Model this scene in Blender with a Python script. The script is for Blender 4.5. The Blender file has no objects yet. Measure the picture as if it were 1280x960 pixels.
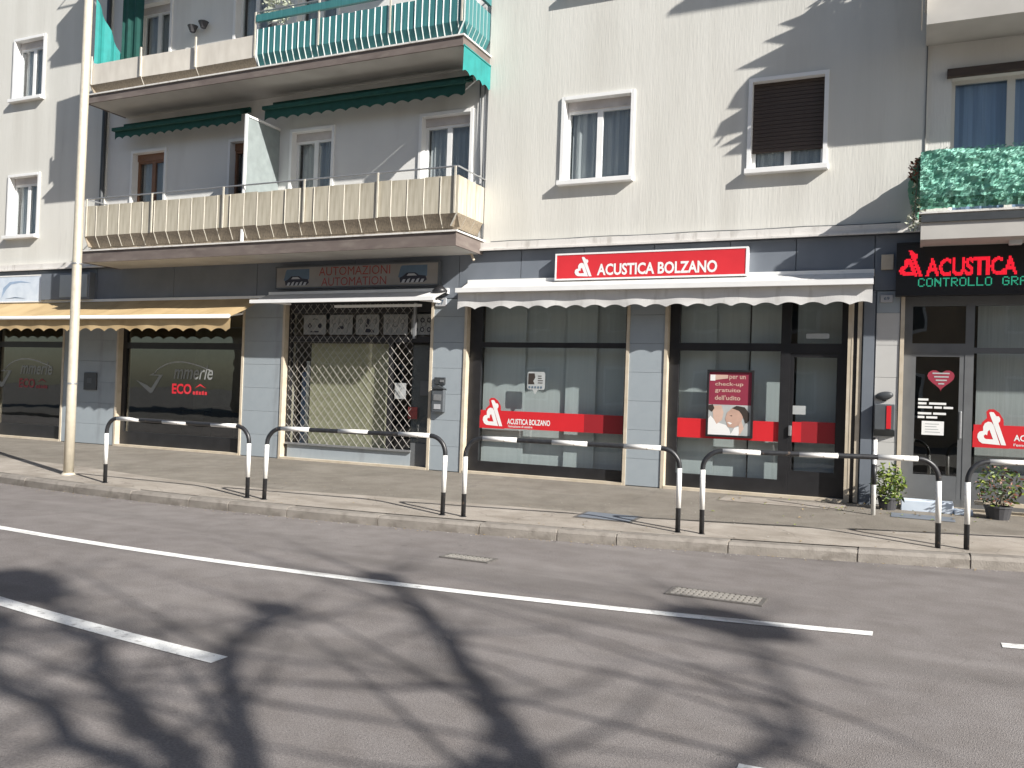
import bpy, math, random
from mathutils import Vector, Matrix, noise
random.seed(7)
sc = bpy.context.scene
COL = sc.collection

# ------------------------------------------------------------------ camera
CAM = Vector((0.0, -12.4281, 1.392))
rx = (0.90737, 0.418861, 0.035138)      # camera right
fw = (-0.419529, 0.907633, 0.014099)    # camera forward
up = (-0.025987, -0.027534, 0.999283)   # camera up
cd = bpy.data.cameras.new('camera'); cam = bpy.data.objects.new('camera', cd); COL.objects.link(cam)
cam.matrix_world = Matrix(((rx[0], up[0], -fw[0], CAM.x), (rx[1], up[1], -fw[1], CAM.y), (rx[2], up[2], -fw[2], CAM.z), (0, 0, 0, 1)))
cd.sensor_width = 36; cd.lens = 1083.433 / 1280 * 36; cd.clip_end = 1000; cd.clip_start = .05
sc.camera = cam

# ------------------------------------------------------------------ light
SUN = Vector((1.45, -0.58, 1.0)).normalized()      # towards the sun
sun_el = math.asin(SUN.z); sun_az = math.atan2(SUN.x, SUN.y)
w = bpy.data.worlds.new('World'); sc.world = w; w.use_nodes = True
nt = w.node_tree; bg = nt.nodes['Background']
sky = nt.nodes.new('ShaderNodeTexSky'); sky.sky_type = 'NISHITA'; sky.sun_disc = False
sky.sun_elevation = sun_el; sky.sun_rotation = sun_az
nt.links.new(sky.outputs[0], bg.inputs[0]); bg.inputs[1].default_value = 0.06
sl = bpy.data.lights.new('sun', 'SUN'); so = bpy.data.objects.new('sun', sl); COL.objects.link(so)
sl.energy = 4.7; sl.angle = math.radians(.5); sl.color = (1, .96, .895)
so.rotation_euler = SUN.to_track_quat('Z', 'Y').to_euler(); so.location = (20, -10, 15)
sc.view_settings.view_transform = 'Standard'; sc.view_settings.look = 'None'
sc.view_settings.exposure = .91; sc.view_settings.gamma = 1
sc.cycles.max_bounces = 8; sc.cycles.transparent_max_bounces = 12

# ------------------------------------------------------------------ helpers
class MB:
    def __init__(s): s.v = []; s.f = []; s.m = []
    def face(s, pts, m=0):
        i = len(s.v); s.v += [tuple(p) for p in pts]; s.f.append(tuple(range(i, i + len(pts)))); s.m.append(m); return s
    def box(s, x0, x1, y0, y1, z0, z1, m=0):
        i = len(s.v)
        s.v += [(x0,y0,z0),(x1,y0,z0),(x1,y1,z0),(x0,y1,z0),(x0,y0,z1),(x1,y0,z1),(x1,y1,z1),(x0,y1,z1)]
        for f in ((0,3,2,1),(4,5,6,7),(0,1,5,4),(1,2,6,5),(2,3,7,6),(3,0,4,7)):
            s.f.append(tuple(i + k for k in f)); s.m.append(m)
        return s
    def tube(s, path, r, n=10, m=0, cap=True):
        path = [Vector(p) for p in path]; rs = r if isinstance(r, (list, tuple)) else [r] * len(path)
        rings = []; ref = None
        for k, p in enumerate(path):
            t = (path[min(k+1, len(path)-1)] - path[max(k-1, 0)])
            t = t.normalized() if t.length > 1e-9 else Vector((0,0,1))
            if ref is None: ref = Vector((0,1,0)) if abs(t.y) < .9 else Vector((1,0,0))
            a = t.cross(ref).normalized(); b = a.cross(t).normalized(); ref = b
            i = len(s.v)
            for j in range(n):
                q = p + (a * math.cos(2*math.pi*j/n) + b * math.sin(2*math.pi*j/n)) * rs[k]
                s.v.append(tuple(q))
            rings.append(i)
        for k in range(len(rings)-1):
            for j in range(n):
                s.f.append((rings[k]+j, rings[k]+(j+1)%n, rings[k+1]+(j+1)%n, rings[k+1]+j)); s.m.append(m)
        if cap:
            s.f.append(tuple(rings[0]+j for j in range(n))[::-1]); s.m.append(m)
            s.f.append(tuple(rings[-1]+j for j in range(n))); s.m.append(m)
        return s
    def lathe(s, c, prof, n=16, m=0):
        rings = []
        for r, z in prof:
            i = len(s.v); rings.append(i)
            for j in range(n): s.v.append((c[0]+r*math.cos(2*math.pi*j/n), c[1]+r*math.sin(2*math.pi*j/n), c[2]+z))
        for k in range(len(rings)-1):
            for j in range(n):
                s.f.append((rings[k]+j, rings[k]+(j+1)%n, rings[k+1]+(j+1)%n, rings[k+1]+j)); s.m.append(m)
        s.f.append(tuple(rings[0]+j for j in range(n))[::-1]); s.m.append(m)
        s.f.append(tuple(rings[-1]+j for j in range(n))); s.m.append(m)
        return s
    def blob(s, c, r, m=0, jit=.15, n=7):
        i0 = len(s.v); rows = n
        for a in range(rows+1):
            th = math.pi*a/rows
            for b in range(2*n):
                ph = math.pi*b/n; k = r*(1+random.uniform(-jit, jit))
                s.v.append((c[0]+k*math.sin(th)*math.cos(ph), c[1]+k*math.sin(th)*math.sin(ph), c[2]+k*math.cos(th)))
        for a in range(rows):
            for b in range(2*n):
                s.f.append((i0+a*2*n+b, i0+(a+1)*2*n+b, i0+(a+1)*2*n+(b+1)%(2*n), i0+a*2*n+(b+1)%(2*n))); s.m.append(m)
        return s

ORG = {}
def tag(o, label=None, cat=None, group=None, kind=None):
    if label: o['label'] = label
    if cat: o['category'] = cat
    if group: o['group'] = group
    if kind: o['kind'] = kind
    return o
def place(o, org, parent):
    COL.objects.link(o)
    if parent is not None:
        o.parent = parent; o.location = Vector(org) - ORG[parent.name]
    else: o.location = org
    ORG[o.name] = Vector(org); return o
def thing(name, org, label, cat, group=None):
    o = bpy.data.objects.new(name, None); o.empty_display_size = .2
    place(o, org, None); return tag(o, label, cat, group)
def obj(name, mb, mats, parent=None, org=None, smooth=False, **kw):
    if not isinstance(mats, (list, tuple)): mats = [mats]
    if org is None:
        xs = [v[0] for v in mb.v]; ys = [v[1] for v in mb.v]; zs = [v[2] for v in mb.v]
        org = ((min(xs)+max(xs))/2, (min(ys)+max(ys))/2, min(zs))
    me = bpy.data.meshes.new(name)
    me.from_pydata([(v[0]-org[0], v[1]-org[1], v[2]-org[2]) for v in mb.v], [], mb.f)
    for m in mats: me.materials.append(m)
    for p, k in zip(me.polygons, mb.m): p.material_index = k
    if smooth:
        for p in me.polygons: p.use_smooth = True
    me.update()
    o = bpy.data.objects.new(name, me); place(o, org, parent); tag(o, **kw); return o
def dup(o, org, parent, rotz=0):
    c = o.copy(); place(c, org, parent); c.rotation_euler = (0, 0, rotz); return c
def box(name, x0, x1, y0, y1, z0, z1, mat, parent=None, bev=0, **kw):
    o = obj(name, MB().box(x0, x1, y0, y1, z0, z1), mat, parent, **kw)
    if bev:
        b = o.modifiers.new('bevel', 'BEVEL'); b.width = bev; b.segments = 2
    return o

# ------------------------------------------------------------------ materials
def M(name, col, rough=.6, var=.12, scale=6, bump=0, bscale=60, metal=0, stretch=(1,1,1), col2=None, detail=6, lo=.3, hi=.7, spec=.5):
    m = bpy.data.materials.new(name); m.use_nodes = True; t = m.node_tree; b = t.nodes['Principled BSDF']
    b.inputs['Roughness'].default_value = rough; b.inputs['Metallic'].default_value = metal
    b.inputs['Specular IOR Level'].default_value = spec
    tc = t.nodes.new('ShaderNodeTexCoord'); mp = t.nodes.new('ShaderNodeMapping'); mp.inputs['Scale'].default_value = stretch
    t.links.new(tc.outputs['Object'], mp.inputs['Vector'])
    n = t.nodes.new('ShaderNodeTexNoise'); n.inputs['Scale'].default_value = scale; n.inputs['Detail'].default_value = detail
    t.links.new(mp.outputs[0], n.inputs['Vector'])
    r = t.nodes.new('ShaderNodeValToRGB'); e = r.color_ramp.elements
    e[0].position = lo; e[1].position = hi
    c2 = col2 or tuple(min(1, c*(1+var)) for c in col); c1 = col if col2 else tuple(c*(1-var) for c in col)
    e[0].color = (*c1, 1); e[1].color = (*c2, 1)
    t.links.new(n.outputs['Fac'], r.inputs[0]); t.links.new(r.outputs[0], b.inputs['Base Color'])
    if bump:
        n2 = t.nodes.new('ShaderNodeTexNoise'); n2.inputs['Scale'].default_value = bscale; n2.inputs['Detail'].default_value = 4
        t.links.new(mp.outputs[0], n2.inputs['Vector'])
        bp = t.nodes.new('ShaderNodeBump'); bp.inputs['Strength'].default_value = bump; bp.inputs['Distance'].default_value = .02
        t.links.new(n2.outputs['Fac'], bp.inputs['Height']); t.links.new(bp.outputs[0], b.inputs['Normal'])
    return m
def emit(name, col, s, dots=0):
    m = bpy.data.materials.new(name); m.use_nodes = True; t = m.node_tree; b = t.nodes['Principled BSDF']
    b.inputs['Base Color'].default_value = (.02, .02, .02, 1); b.inputs['Roughness'].default_value = .5
    b.inputs['Emission Color'].default_value = (*col, 1); b.inputs['Emission Strength'].default_value = s
    if dots:
        tc = t.nodes.new('ShaderNodeTexCoord'); v = t.nodes.new('ShaderNodeTexVoronoi'); v.inputs['Scale'].default_value = dots
        v.inputs['Randomness'].default_value = 0; t.links.new(tc.outputs['Object'], v.inputs['Vector'])
        mr = t.nodes.new('ShaderNodeMapRange'); mr.inputs[1].default_value = .45; mr.inputs[2].default_value = .6
        mr.inputs[3].default_value = s; mr.inputs[4].default_value = s*.25
        t.links.new(v.outputs['Distance'], mr.inputs[0]); t.links.new(mr.outputs[0], b.inputs['Emission Strength'])
    return m
def glass(name, tint=(.75,.78,.77), rough=.01, base=.05):
    m = bpy.data.materials.new(name); m.use_nodes = True; t = m.node_tree; t.nodes.clear()
    out = t.nodes.new('ShaderNodeOutputMaterial'); mx = t.nodes.new('ShaderNodeMixShader')
    tr = t.nodes.new('ShaderNodeBsdfTransparent'); tr.inputs[0].default_value = (*tint, 1)
    gl = t.nodes.new('ShaderNodeBsdfGlossy'); gl.inputs['Roughness'].default_value = rough
    lf = t.nodes.new('ShaderNodeLayerWeight'); lf.inputs['Blend'].default_value = .5
    pw = t.nodes.new('ShaderNodeMath'); pw.operation = 'POWER'; pw.inputs[1].default_value = 5
    lw = t.nodes.new('ShaderNodeMath'); lw.operation = 'MULTIPLY_ADD'; lw.inputs[1].default_value = .94; lw.inputs[2].default_value = base
    t.links.new(lf.outputs['Facing'], pw.inputs[0]); t.links.new(pw.outputs[0], lw.inputs[0])
    tc = t.nodes.new('ShaderNodeTexCoord'); n = t.nodes.new('ShaderNodeTexNoise'); n.inputs['Scale'].default_value = 1.5
    bp = t.nodes.new('ShaderNodeBump'); bp.inputs['Strength'].default_value = .03; bp.inputs['Distance'].default_value = .05
    t.links.new(tc.outputs['Object'], n.inputs['Vector']); t.links.new(n.outputs['Fac'], bp.inputs['Height'])
    t.links.new(bp.outputs[0], gl.inputs['Normal'])
    t.links.new(lw.outputs[0], mx.inputs[0]); t.links.new(tr.outputs[0], mx.inputs[1]); t.links.new(gl.outputs[0], mx.inputs[2])
    t.links.new(mx.outputs[0], out.inputs[0]); return m

def road_mat(name, c1, c2, speck, sc1=.5, bump=.5):
    m = M(name, c1, .85, scale=sc1, col2=c2, bump=bump, bscale=140, lo=.35, hi=.65, spec=.25)
    t = m.node_tree; b = t.nodes['Principled BSDF']; ramp = [n for n in t.nodes if n.type == 'VALTORGB'][0]
    mp = [n for n in t.nodes if n.type == 'MAPPING'][0]
    v = t.nodes.new('ShaderNodeTexNoise'); v.inputs['Scale'].default_value = 75; v.inputs['Detail'].default_value = 3
    t.links.new(mp.outputs[0], v.inputs['Vector'])
    r2 = t.nodes.new('ShaderNodeValToRGB'); r2.color_ramp.elements[0].position = .3; r2.color_ramp.elements[1].position = .72
    a = 1-speck; r2.color_ramp.elements[0].color = (a, a, a, 1); r2.color_ramp.elements[1].color = (1+speck, 1+speck, 1+speck, 1)
    mx = t.nodes.new('ShaderNodeMix'); mx.data_type = 'RGBA'; mx.blend_type = 'MULTIPLY'; mx.inputs[0].default_value = 1
    t.links.new(v.outputs['Fac'], r2.inputs[0]); t.links.new(ramp.outputs[0], mx.inputs[6]); t.links.new(r2.outputs[0], mx.inputs[7])
    # streaks of wear and small dark cracks
    s = t.nodes.new('ShaderNodeTexNoise'); s.inputs['Scale'].default_value = 3.5; s.inputs['Detail'].default_value = 8
    t.links.new(mp.outputs[0], s.inputs['Vector'])
    r3 = t.nodes.new('ShaderNodeValToRGB'); r3.color_ramp.elements[0].position = .35; r3.color_ramp.elements[1].position = .6
    r3.color_ramp.elements[0].color = (.85, .84, .83, 1); r3.color_ramp.elements[1].color = (1, 1, 1, 1)
    mx2 = t.nodes.new('ShaderNodeMix'); mx2.data_type = 'RGBA'; mx2.blend_type = 'MULTIPLY'; mx2.inputs[0].default_value = 1
    t.links.new(s.outputs['Fac'], r3.inputs[0]); t.links.new(mx.outputs[2], mx2.inputs[6]); t.links.new(r3.outputs[0], mx2.inputs[7])
    t.links.new(mx2.outputs[2], b.inputs['Base Color']); return m

def layer(m, col, amount, scale, stretch=(1,1,1), lo=.5, hi=.6, kind='NOISE', dist=0., detail=8):
    """multiply a wear mask with its own shape into the base colour"""
    t = m.node_tree; b = t.nodes['Principled BSDF']; src = b.inputs['Base Color'].links[0].from_socket
    tc = t.nodes.new('ShaderNodeTexCoord'); mp = t.nodes.new('ShaderNodeMapping'); mp.inputs['Scale'].default_value = stretch
    t.links.new(tc.outputs['Object'], mp.inputs['Vector']); vec = mp.outputs[0]
    if dist:
        nd = t.nodes.new('ShaderNodeTexNoise'); nd.inputs['Scale'].default_value = 2.2; nd.inputs['Detail'].default_value = 5
        t.links.new(vec, nd.inputs['Vector']); ad = t.nodes.new('ShaderNodeMix'); ad.data_type = 'RGBA'; ad.blend_type = 'ADD'; ad.inputs[0].default_value = dist
        t.links.new(vec, ad.inputs[6]); t.links.new(nd.outputs['Color'], ad.inputs[7]); vec = ad.outputs[2]
    if kind == 'CRACK':
        n = t.nodes.new('ShaderNodeTexVoronoi'); n.feature = 'DISTANCE_TO_EDGE'; n.inputs['Scale'].default_value = scale; out = n.outputs['Distance']
    else:
        n = t.nodes.new('ShaderNodeTexNoise'); n.inputs['Scale'].default_value = scale; n.inputs['Detail'].default_value = detail; out = n.outputs['Fac']
    t.links.new(vec, n.inputs['Vector'])
    r = t.nodes.new('ShaderNodeMapRange'); r.inputs[1].default_value = lo; r.inputs[2].default_value = hi
    r.inputs[3].default_value = amount if kind == 'CRACK' else 0; r.inputs[4].default_value = 0 if kind == 'CRACK' else amount
    t.links.new(out, r.inputs[0]); mx = t.nodes.new('ShaderNodeMix'); mx.data_type = 'RGBA'; mx.inputs[7].default_value = (*col, 1)
    t.links.new(r.outputs[0], mx.inputs[0]); t.links.new(src, mx.inputs[6]); t.links.new(mx.outputs[2], b.inputs['Base Color'])
asphalt = road_mat('asphalt', (.195,.178,.172), (.225,.207,.20), .2)
pave_m = road_mat('brown_asphalt', (.20,.181,.155), (.243,.222,.192), .2, .8)
concrete = road_mat('concrete_strip', (.30,.27,.235), (.37,.335,.295), .12, 1.2, .3)
kerb_m = M('kerb_stone', (.19,.172,.152), .85, scale=4, col2=(.27,.247,.22), bump=.4, bscale=70)
layer(asphalt, (.10,.092,.088), .5, .9, (.18,1.1,1), .52, .68)
layer(asphalt, (.27,.25,.24), .35, 1.3, (.15,1.6,1), .55, .7)
layer(asphalt, (.11,.10,.097), .22, .33, (1,1,1), .0, .004, 'CRACK', .35)
layer(asphalt, (.07,.065,.06), .5, 9, (1,1,1), .70, .74)
layer(pave_m, (.14,.128,.11), .4, 1.8, (.7,1.2,1), .54, .68); layer(pave_m, (.33,.30,.26), .6, 26, (1,1,1), .69, .72)
layer(pave_m, (.10,.09,.08), .3, .5, (1,1,1), .0, .006, 'CRACK', .3)
layer(concrete, (.20,.175,.145), .6, 2.2, (.5,1.4,1), .5, .66); layer(concrete, (.12,.10,.09), .5, .8, (1,1,1), 0, .006, 'CRACK', .3)
layer(kerb_m, (.11,.095,.08), .6, 5, (1,1,1.5), .5, .66)
line_m = M('road_paint', (.62,.62,.60), .6, scale=9, col2=(.8,.8,.78), bump=.2, bscale=120, lo=.3, hi=.5)
layer(line_m, (.30,.28,.27), .55, 13, (1,1,1), .58, .68); layer(line_m, (.30,.28,.27), .7, 3, (.4,2,1), .55, .7); layer(line_m, (.2,.185,.18), .9, 55, (1,1,1), .62, .68)
ground_m = M('ground', (.12,.11,.10), .9)
plaster = M('ribbed_plaster', (.585,.575,.53), .9, scale=.55, col2=(.64,.63,.585), bump=.16, bscale=9, stretch=(5.5,5.5,.5), lo=.3, hi=.65)
layer(plaster, (.46,.44,.40), .30, .8, (2.6,2.6,.22), .53, .72); layer(plaster, (.66,.65,.61), .35, .9, (1,1,1), .5, .7); layer(plaster, (.40,.385,.36), .22, 5.5, (1.2,1.2,.16), .60, .72)
plaster2 = M('smooth_plaster', (.66,.655,.635), .85, scale=.8, col2=(.74,.735,.71), bump=.1, bscale=30)
plaster3 = M('grey_plaster', (.60,.59,.56), .9, scale=.7, col2=(.68,.67,.635), bump=.35, bscale=14, stretch=(2.5,2.5,.4))
white_p = M('white_paint', (.78,.78,.77), .5, .04, 4)
ledge_m = M('ledge_render', (.62,.60,.57), .8, scale=3, col2=(.72,.70,.67), bump=.15)
layer(plaster2, (.50,.48,.45), .35, 1.2, (2,2,.3), .54, .72); layer(ledge_m, (.36,.335,.30), .5, 6, (1.5,1.5,.4), .54, .68)
clad = M('blue_grey_panel', (.285,.325,.355), .6, scale=2.5, col2=(.33,.37,.40), bump=.06, bscale=30)
layer(clad, (.20,.215,.23), .4, 3, (1.6,1.6,.35), .55, .72)
clad_d = M('fascia_panel', (.13,.15,.178), .65, scale=2, col2=(.168,.188,.218))
trim = M('beige_trim', (.47,.40,.30), .5, scale=6, col2=(.58,.51,.41))
blackf = M('black_frame', (.018,.018,.02), .4, .2)
greyf = M('grey_frame', (.125,.13,.135), .5, .08)
inter = M('interior', (.20,.19,.18), .9)
inter_d = M('interior_dark', (.045,.045,.045), .9)
blind_m = M('blind_fabric', (.60,.635,.635), .9, .05, 3, stretch=(8,8,.2))
curt_m = M('curtain', (.55,.56,.55), .95, .08, 5, stretch=(10,10,.3))
curt_d = M('grey_curtain', (.50,.51,.50), .95, .1, 5, stretch=(10,10,.3))
gl = glass('shop_glass', (.92,.945,.945)); glw = glass('window_glass', (.88,.90,.91)); gld = glass('tinted_glass', (.70,.73,.71), base=.13)
red_m = M('red_plastic', (.62,.035,.045), .35, .04, 3); red_st = M('red_film', (.60,.02,.028), .45, .03, 3); dred = M('dark_red_film', (.30,.015,.022), .45, .03, 3)
white_pl = M('white_print', (.80,.80,.79), .4, .03)
slab_m = M('balcony_soffit', (.40,.385,.36), .85, scale=1.5, col2=(.50,.485,.455))
fascia_m = M('balcony_edge', (.125,.10,.09), .7, scale=3, col2=(.175,.145,.13), stretch=(1,1,4)); layer(fascia_m, (.25,.22,.19), .4, 5, (.6,1,2), .55, .7)
beige_s = M('beige_slat', (.385,.35,.27), .65, scale=4, col2=(.53,.49,.40), stretch=(9,9,.5)); layer(beige_s, (.25,.21,.14), .45, 3, (2,2,.6), .52, .7)
beige_e = M('pale_slat_edge', (.50,.47,.40), .6, .12)
cream_s = M('cream_panel', (.56,.52,.455), .6, scale=3, col2=(.68,.64,.57), stretch=(2,2,.8))
brown_k = M('brown_skirt', (.20,.165,.125), .8, scale=12, col2=(.34,.285,.21), stretch=(4,4,.5))
teal_s = M('teal_slat', (.03,.145,.155), .55, scale=5, col2=(.06,.21,.215), stretch=(6,6,.6))
teal_e = M('white_slat_edge', (.72,.78,.76), .5, .05)
steel = M('galvanised_steel', (.40,.41,.42), .45, .1, 20, metal=.7)
iron = M('cast_iron', (.17,.16,.15), .6, .25, 20, metal=.4)
grid_m = M('worn_grate_steel', (.36,.34,.31), .5, .2, 30, metal=.3)
green_a = M('green_awning_cloth', (.012,.075,.062), .85, .15, 8); teal_a = M('teal_awning_cloth', (.02,.24,.23), .8, .1, 8); layer(teal_a, (.01,.14,.13), .5, 3, (2,2,.5), .5, .7)
yel_a = M('yellow_awning_cloth', (.40,.285,.145), .85, scale=2, col2=(.50,.37,.20)); wht_a = M('white_awning_cloth', (.55,.54,.53), .8, scale=2, col2=(.66,.655,.64), stretch=(1,3,3)); layer(wht_a, (.40,.385,.36), .4, 5, (2,1,.5), .55, .7); layer(yel_a, (.28,.19,.09), .4, 3, (1.5,.6,.6), .52, .7)
pole_m = M('pale_pole_paint', (.56,.51,.41), .45, .08, 14, metal=.2)
blk_p = M('black_tube_paint', (.022,.023,.026), .42, .3, 25); wht_p = M('white_tube_paint', (.70,.69,.66), .45, scale=6, col2=(.80,.80,.78))
layer(wht_p, (.20,.15,.11), .8, 28, (1,1,.7), .66, .69); layer(wht_p, (.42,.39,.35), .5, 7, (1,1,1), .55, .72); layer(blk_p, (.14,.10,.075), .7, 26, (1,1,.7), .64, .68); layer(pole_m, (.36,.33,.28), .5, 6, (2,2,.35), .54, .7)
shut_m = M('brown_roller_shutter', (.045,.032,.026), .7, scale=3, col2=(.075,.055,.045), stretch=(1,1,6))
wood_w = M('brown_wood_frame', (.20,.10,.055), .5, .15, 6)
olive = M('olive_blind', (.40,.37,.235), .85, scale=3, col2=(.50,.46,.31), stretch=(.6,1,3))
bark = M('plane_bark', (.13,.115,.09), .9, scale=7, col2=(.25,.225,.175), bump=.5)
leaf_g = M('yellow_green_leaf', (.10,.17,.025), .5, scale=9, col2=(.26,.30,.05)); leaf_d = M('dark_green_leaf', (.035,.075,.02), .55, scale=9, col2=(.09,.14,.04))
leaf_r = M('reddish_leaf', (.11,.04,.025), .55, scale=9, col2=(.22,.085,.05)); leaf_p = M('pale_leaf', (.32,.36,.27), .6, scale=9, col2=(.5,.52,.42))
ivy1 = M('green_screen_netting', (.12,.37,.28), .65, scale=10, col2=(.28,.56,.455), stretch=(1,1,1.8))
ivy2 = M('dark_green_netting', (.03,.13,.08), .7, scale=9, col2=(.08,.24,.16))
pot_m = M('dark_pot', (.05,.05,.055), .6); terra = M('terracotta', (.35,.15,.08), .8)
stone_w = M('pale_step', (.52,.60,.70), .7, scale=5, col2=(.64,.71,.80), bump=.1)
grey_box = M('grey_box', (.085,.095,.105), .5); dark_box = M('dark_plate', (.05,.055,.06), .45)
tile_w = M('number_tile', (.42,.43,.45), .4, .04); ink = M('dark_ink', (.02,.02,.035), .5); ink_r = M('faded_red_ink', (.27,.055,.05), .6, .25, 12); ink_b = M('blue_ink', (.09,.14,.20), .6)
sign_g = M('grey_sign_face', (.24,.225,.21), .5, .12, 3); burg = M('burgundy_print', (.26,.03,.06), .5, .06, 4)
skin1 = M('print_skin', (.52,.34,.27), .5); skin2 = M('print_skin_light', (.60,.42,.34), .5); hair_p = M('print_dark_hair', (.045,.035,.03), .5); pr_grey = M('print_pale_grey', (.42,.44,.44), .5)
led_r = emit('red_led', (1, .012, .035), .62); led_g = emit('green_led', (.04, .55, .32), .38); led_bg = M('led_board', (.012,.012,.013), .5)
red_dim = emit('red_window_led', (1, .03, .05), .36); lamp_w = M('lamp_cover', (.6,.62,.64), .3)

# ------------------------------------------------------------------ ground, road, pavement
def damp(x):
    if x > 1.5: return 1.5 + 2.5*(1-math.exp(-(x-1.5)/2.5)), 0
    if x < -12: return -12 - 6*(1-math.exp((x+12)/6)), 0
    return x, 0
def cur(x, base, th):
    X = damp(x)[0]; return -base + th*(X+4) + .017*((X+4)**2-16)
def yk(x): return cur(x, 3.7162, .1538)
def yb(x): return cur(x, 3.3657, .1538)
def y1(x): return cur(x, 6.3413, .0727)
def y2(x): return cur(x, 8.418, -.0844)
ZR = -.117
def zp(x, y): return .133*max(0, min(1, (y-yk(x))/(0-yk(x))))
XS = [-40 + .5*i for i in range(0, 131)]
def strip(fa, fb, za, zb, xs=XS, n=1):
    b = MB()
    for i in range(len(xs)-1):
        for k in range(n):
            q = []
            for x, t in ((xs[i], k/n), (xs[i+1], k/n), (xs[i+1], (k+1)/n), (xs[i], (k+1)/n)):
                y = fa(x)+(fb(x)-fa(x))*t; q.append((x, y, za(x, y) if k == 0 and t == k/n else zb(x, y)))
            b.face(q)
    return b
obj('ground', MB().face([(-300,-300,-.16),(300,-300,-.16),(300,300,-.16),(-300,300,-.16)]), ground_m, kind='structure', org=(0,0,-.16))
road = obj('road', strip(lambda x: -11.6, lambda x: yk(x)+.1, lambda x, y: ZR, lambda x, y: ZR, n=4), asphalt, kind='structure', org=(0,0,ZR))
obj('pavement', strip(lambda x: yk(x)+1.2+.12*math.sin(x*.9), lambda x: .25, zp, zp, n=5), pave_m, kind='structure', org=(0,0,0))
obj('pavement_edge_strip', strip(lambda x: yk(x)+.17, lambda x: yk(x)+1.21+.12*math.sin(x*.9), lambda x, y: zp(x,y)+.002, lambda x, y: zp(x,y)+.002, n=3), concrete, kind='structure', org=(0,0,0))
kbm = strip(lambda x: yk(x)+.034, lambda x: yk(x)+.172, lambda x, y: -.006, lambda x, y: -.006)
for i in range(len(XS)-1):
    xa, xb = XS[i], XS[i+1]; ya, yc = yk(xa), yk(xb)
    kbm.face([(xa,ya+.008,ZR-.02),(xb,yc+.008,ZR-.02),(xb,yc+.008,-.032),(xa,ya+.008,-.032)]); kbm.face([(xa,ya+.008,-.032),(xb,yc+.008,-.032),(xb,yc+.034,-.006),(xa,ya+.034,-.006)])
kb = obj('kerb', kbm, concrete, kind='structure', org=(0,0,0))
x = -22.0
while x < 3.5:
    L = random.choice((.62, .85, 1.0, 1.1, 1.2)); b = MB(); n = 4; d = random.uniform(-.005, .005); g = .016
    pr = [(0,-.14),(0,-.03),(.028,.002+d),(.17,.004+d),(.17,-.14)]
    rows = []
    for i in range(n+1):
        xx = x+g/2+(L-g)*i/n; rows.append([(xx, yk(xx)+p[0]+random.uniform(-.003,.003), p[1]) for p in pr])
    for i in range(n):
        for k in range(len(pr)-1): b.face([rows[i][k], rows[i+1][k], rows[i+1][k+1], rows[i][k+1]])
    b.face(rows[0][::-1]); b.face(rows[-1])
    obj('kerb_stone', b, kerb_m, kb); x += L
def mark(f, xa, xb, wd, name='lane_marking'):
    n = max(1, int((xb-xa)/.4)); xs = [xa+(xb-xa)*i/n for i in range(n+1)]
    obj(name, strip(lambda x: f(x)-wd/2, lambda x: f(x)+wd/2, lambda x, y: ZR+.004, lambda x, y: ZR+.004, xs), line_m, road)
mark(y1, -38, -.2, .12); mark(y1, .57, 6, .12)
mark(y2, -12, -3.42, .13); mark(lambda x: y2(x)+.03, -.62, 2.6, .13)
obj('near_pavement', MB().box(-40, 25, -24, -11.75, -.3, 0), ground_m, kind='structure', org=(0,-15,0))
obj('near_kerb', MB().box(-40, 25, -11.75, -11.6, -.3, .004), kerb_m, kind='structure', org=(0,-11.7,0))

def grate(x0, x1, ya, yb_, label):
    t = thing('drain_grate', ((x0+x1)/2, (ya+yb_)/2, ZR), label, 'drain grate', 'drain grates in the road')
    h = .012; sk = .10
    f = MB(); z0, z1 = ZR+.001, ZR+h
    f.box(x0, x1, ya, ya+.03, z0, z1).box(x0, x1, yb_-.03, yb_, z0, z1).box(x0, x0+.03, ya+.03, yb_-.03, z0, z1).box(x1-.03, x1, ya+.03, yb_-.03, z0, z1)
    obj('grate_frame', f, iron, t)
    obj('dark_well_sheet', MB().face([(x0+.03,ya+.03,ZR+.003),(x1-.03,ya+.03,ZR+.003),(x1-.03,yb_-.03,ZR+.003),(x0+.03,yb_-.03,ZR+.003)]), inter_d, t)  # flat dark sheet in place of the shaded hole below the bars
    n = int((x1-x0-.06)/.042)
    for i in range(n):
        xx = x0+.03+(i+.5)*(x1-x0-.06)/n; obj('bar', MB().box(xx-.013, xx+.013, ya+.03, yb_-.03, ZR+.004, ZR+.011), grid_m, t)
    m = int((yb_-ya-.06)/.06)
    b = MB()
    for i in range(m):
        yy = ya+.03+(i+.5)*(yb_-ya-.06)/m; b.box(x0+.03, x1-.03, yy-.013, yy+.013, ZR+.004, ZR+.0118)
    obj('cross_bars', b, grid_m, t)
grate(-3.92, -3.42, -5.42, -5.2, 'small square drain grate in the road, farther left and nearer the kerb')
grate(-1.72, -.98, -5.72, -5.42, 'large wide drain grate in the road beside the end of the solid white line')
t = thing('inspection_cover', (-3.15, -2.83, .04), 'dark rectangular inspection cover in the pavement behind the middle barrier', 'manhole cover')
def zpv(x, y): return zp(x, y)+.006
def sheet(x0,x1,ya,yb_,dz):
    return MB().face([(x0,ya,zp(x0,ya)+dz),(x1,ya,zp(x1,ya)+dz),(x1,yb_,zp(x1,yb_)+dz),(x0,yb_,zp(x0,yb_)+dz)])
obj('cover_frame', sheet(-3.5,-2.8,-3.08,-2.6,.006), iron, t); obj('cover_plate', sheet(-3.46,-2.84,-3.04,-2.64,.010), clad_d, t)
obj('patched_pavement', sheet(-2.3,-.75,-.78,-.28,.005), concrete, kind='structure')
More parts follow.
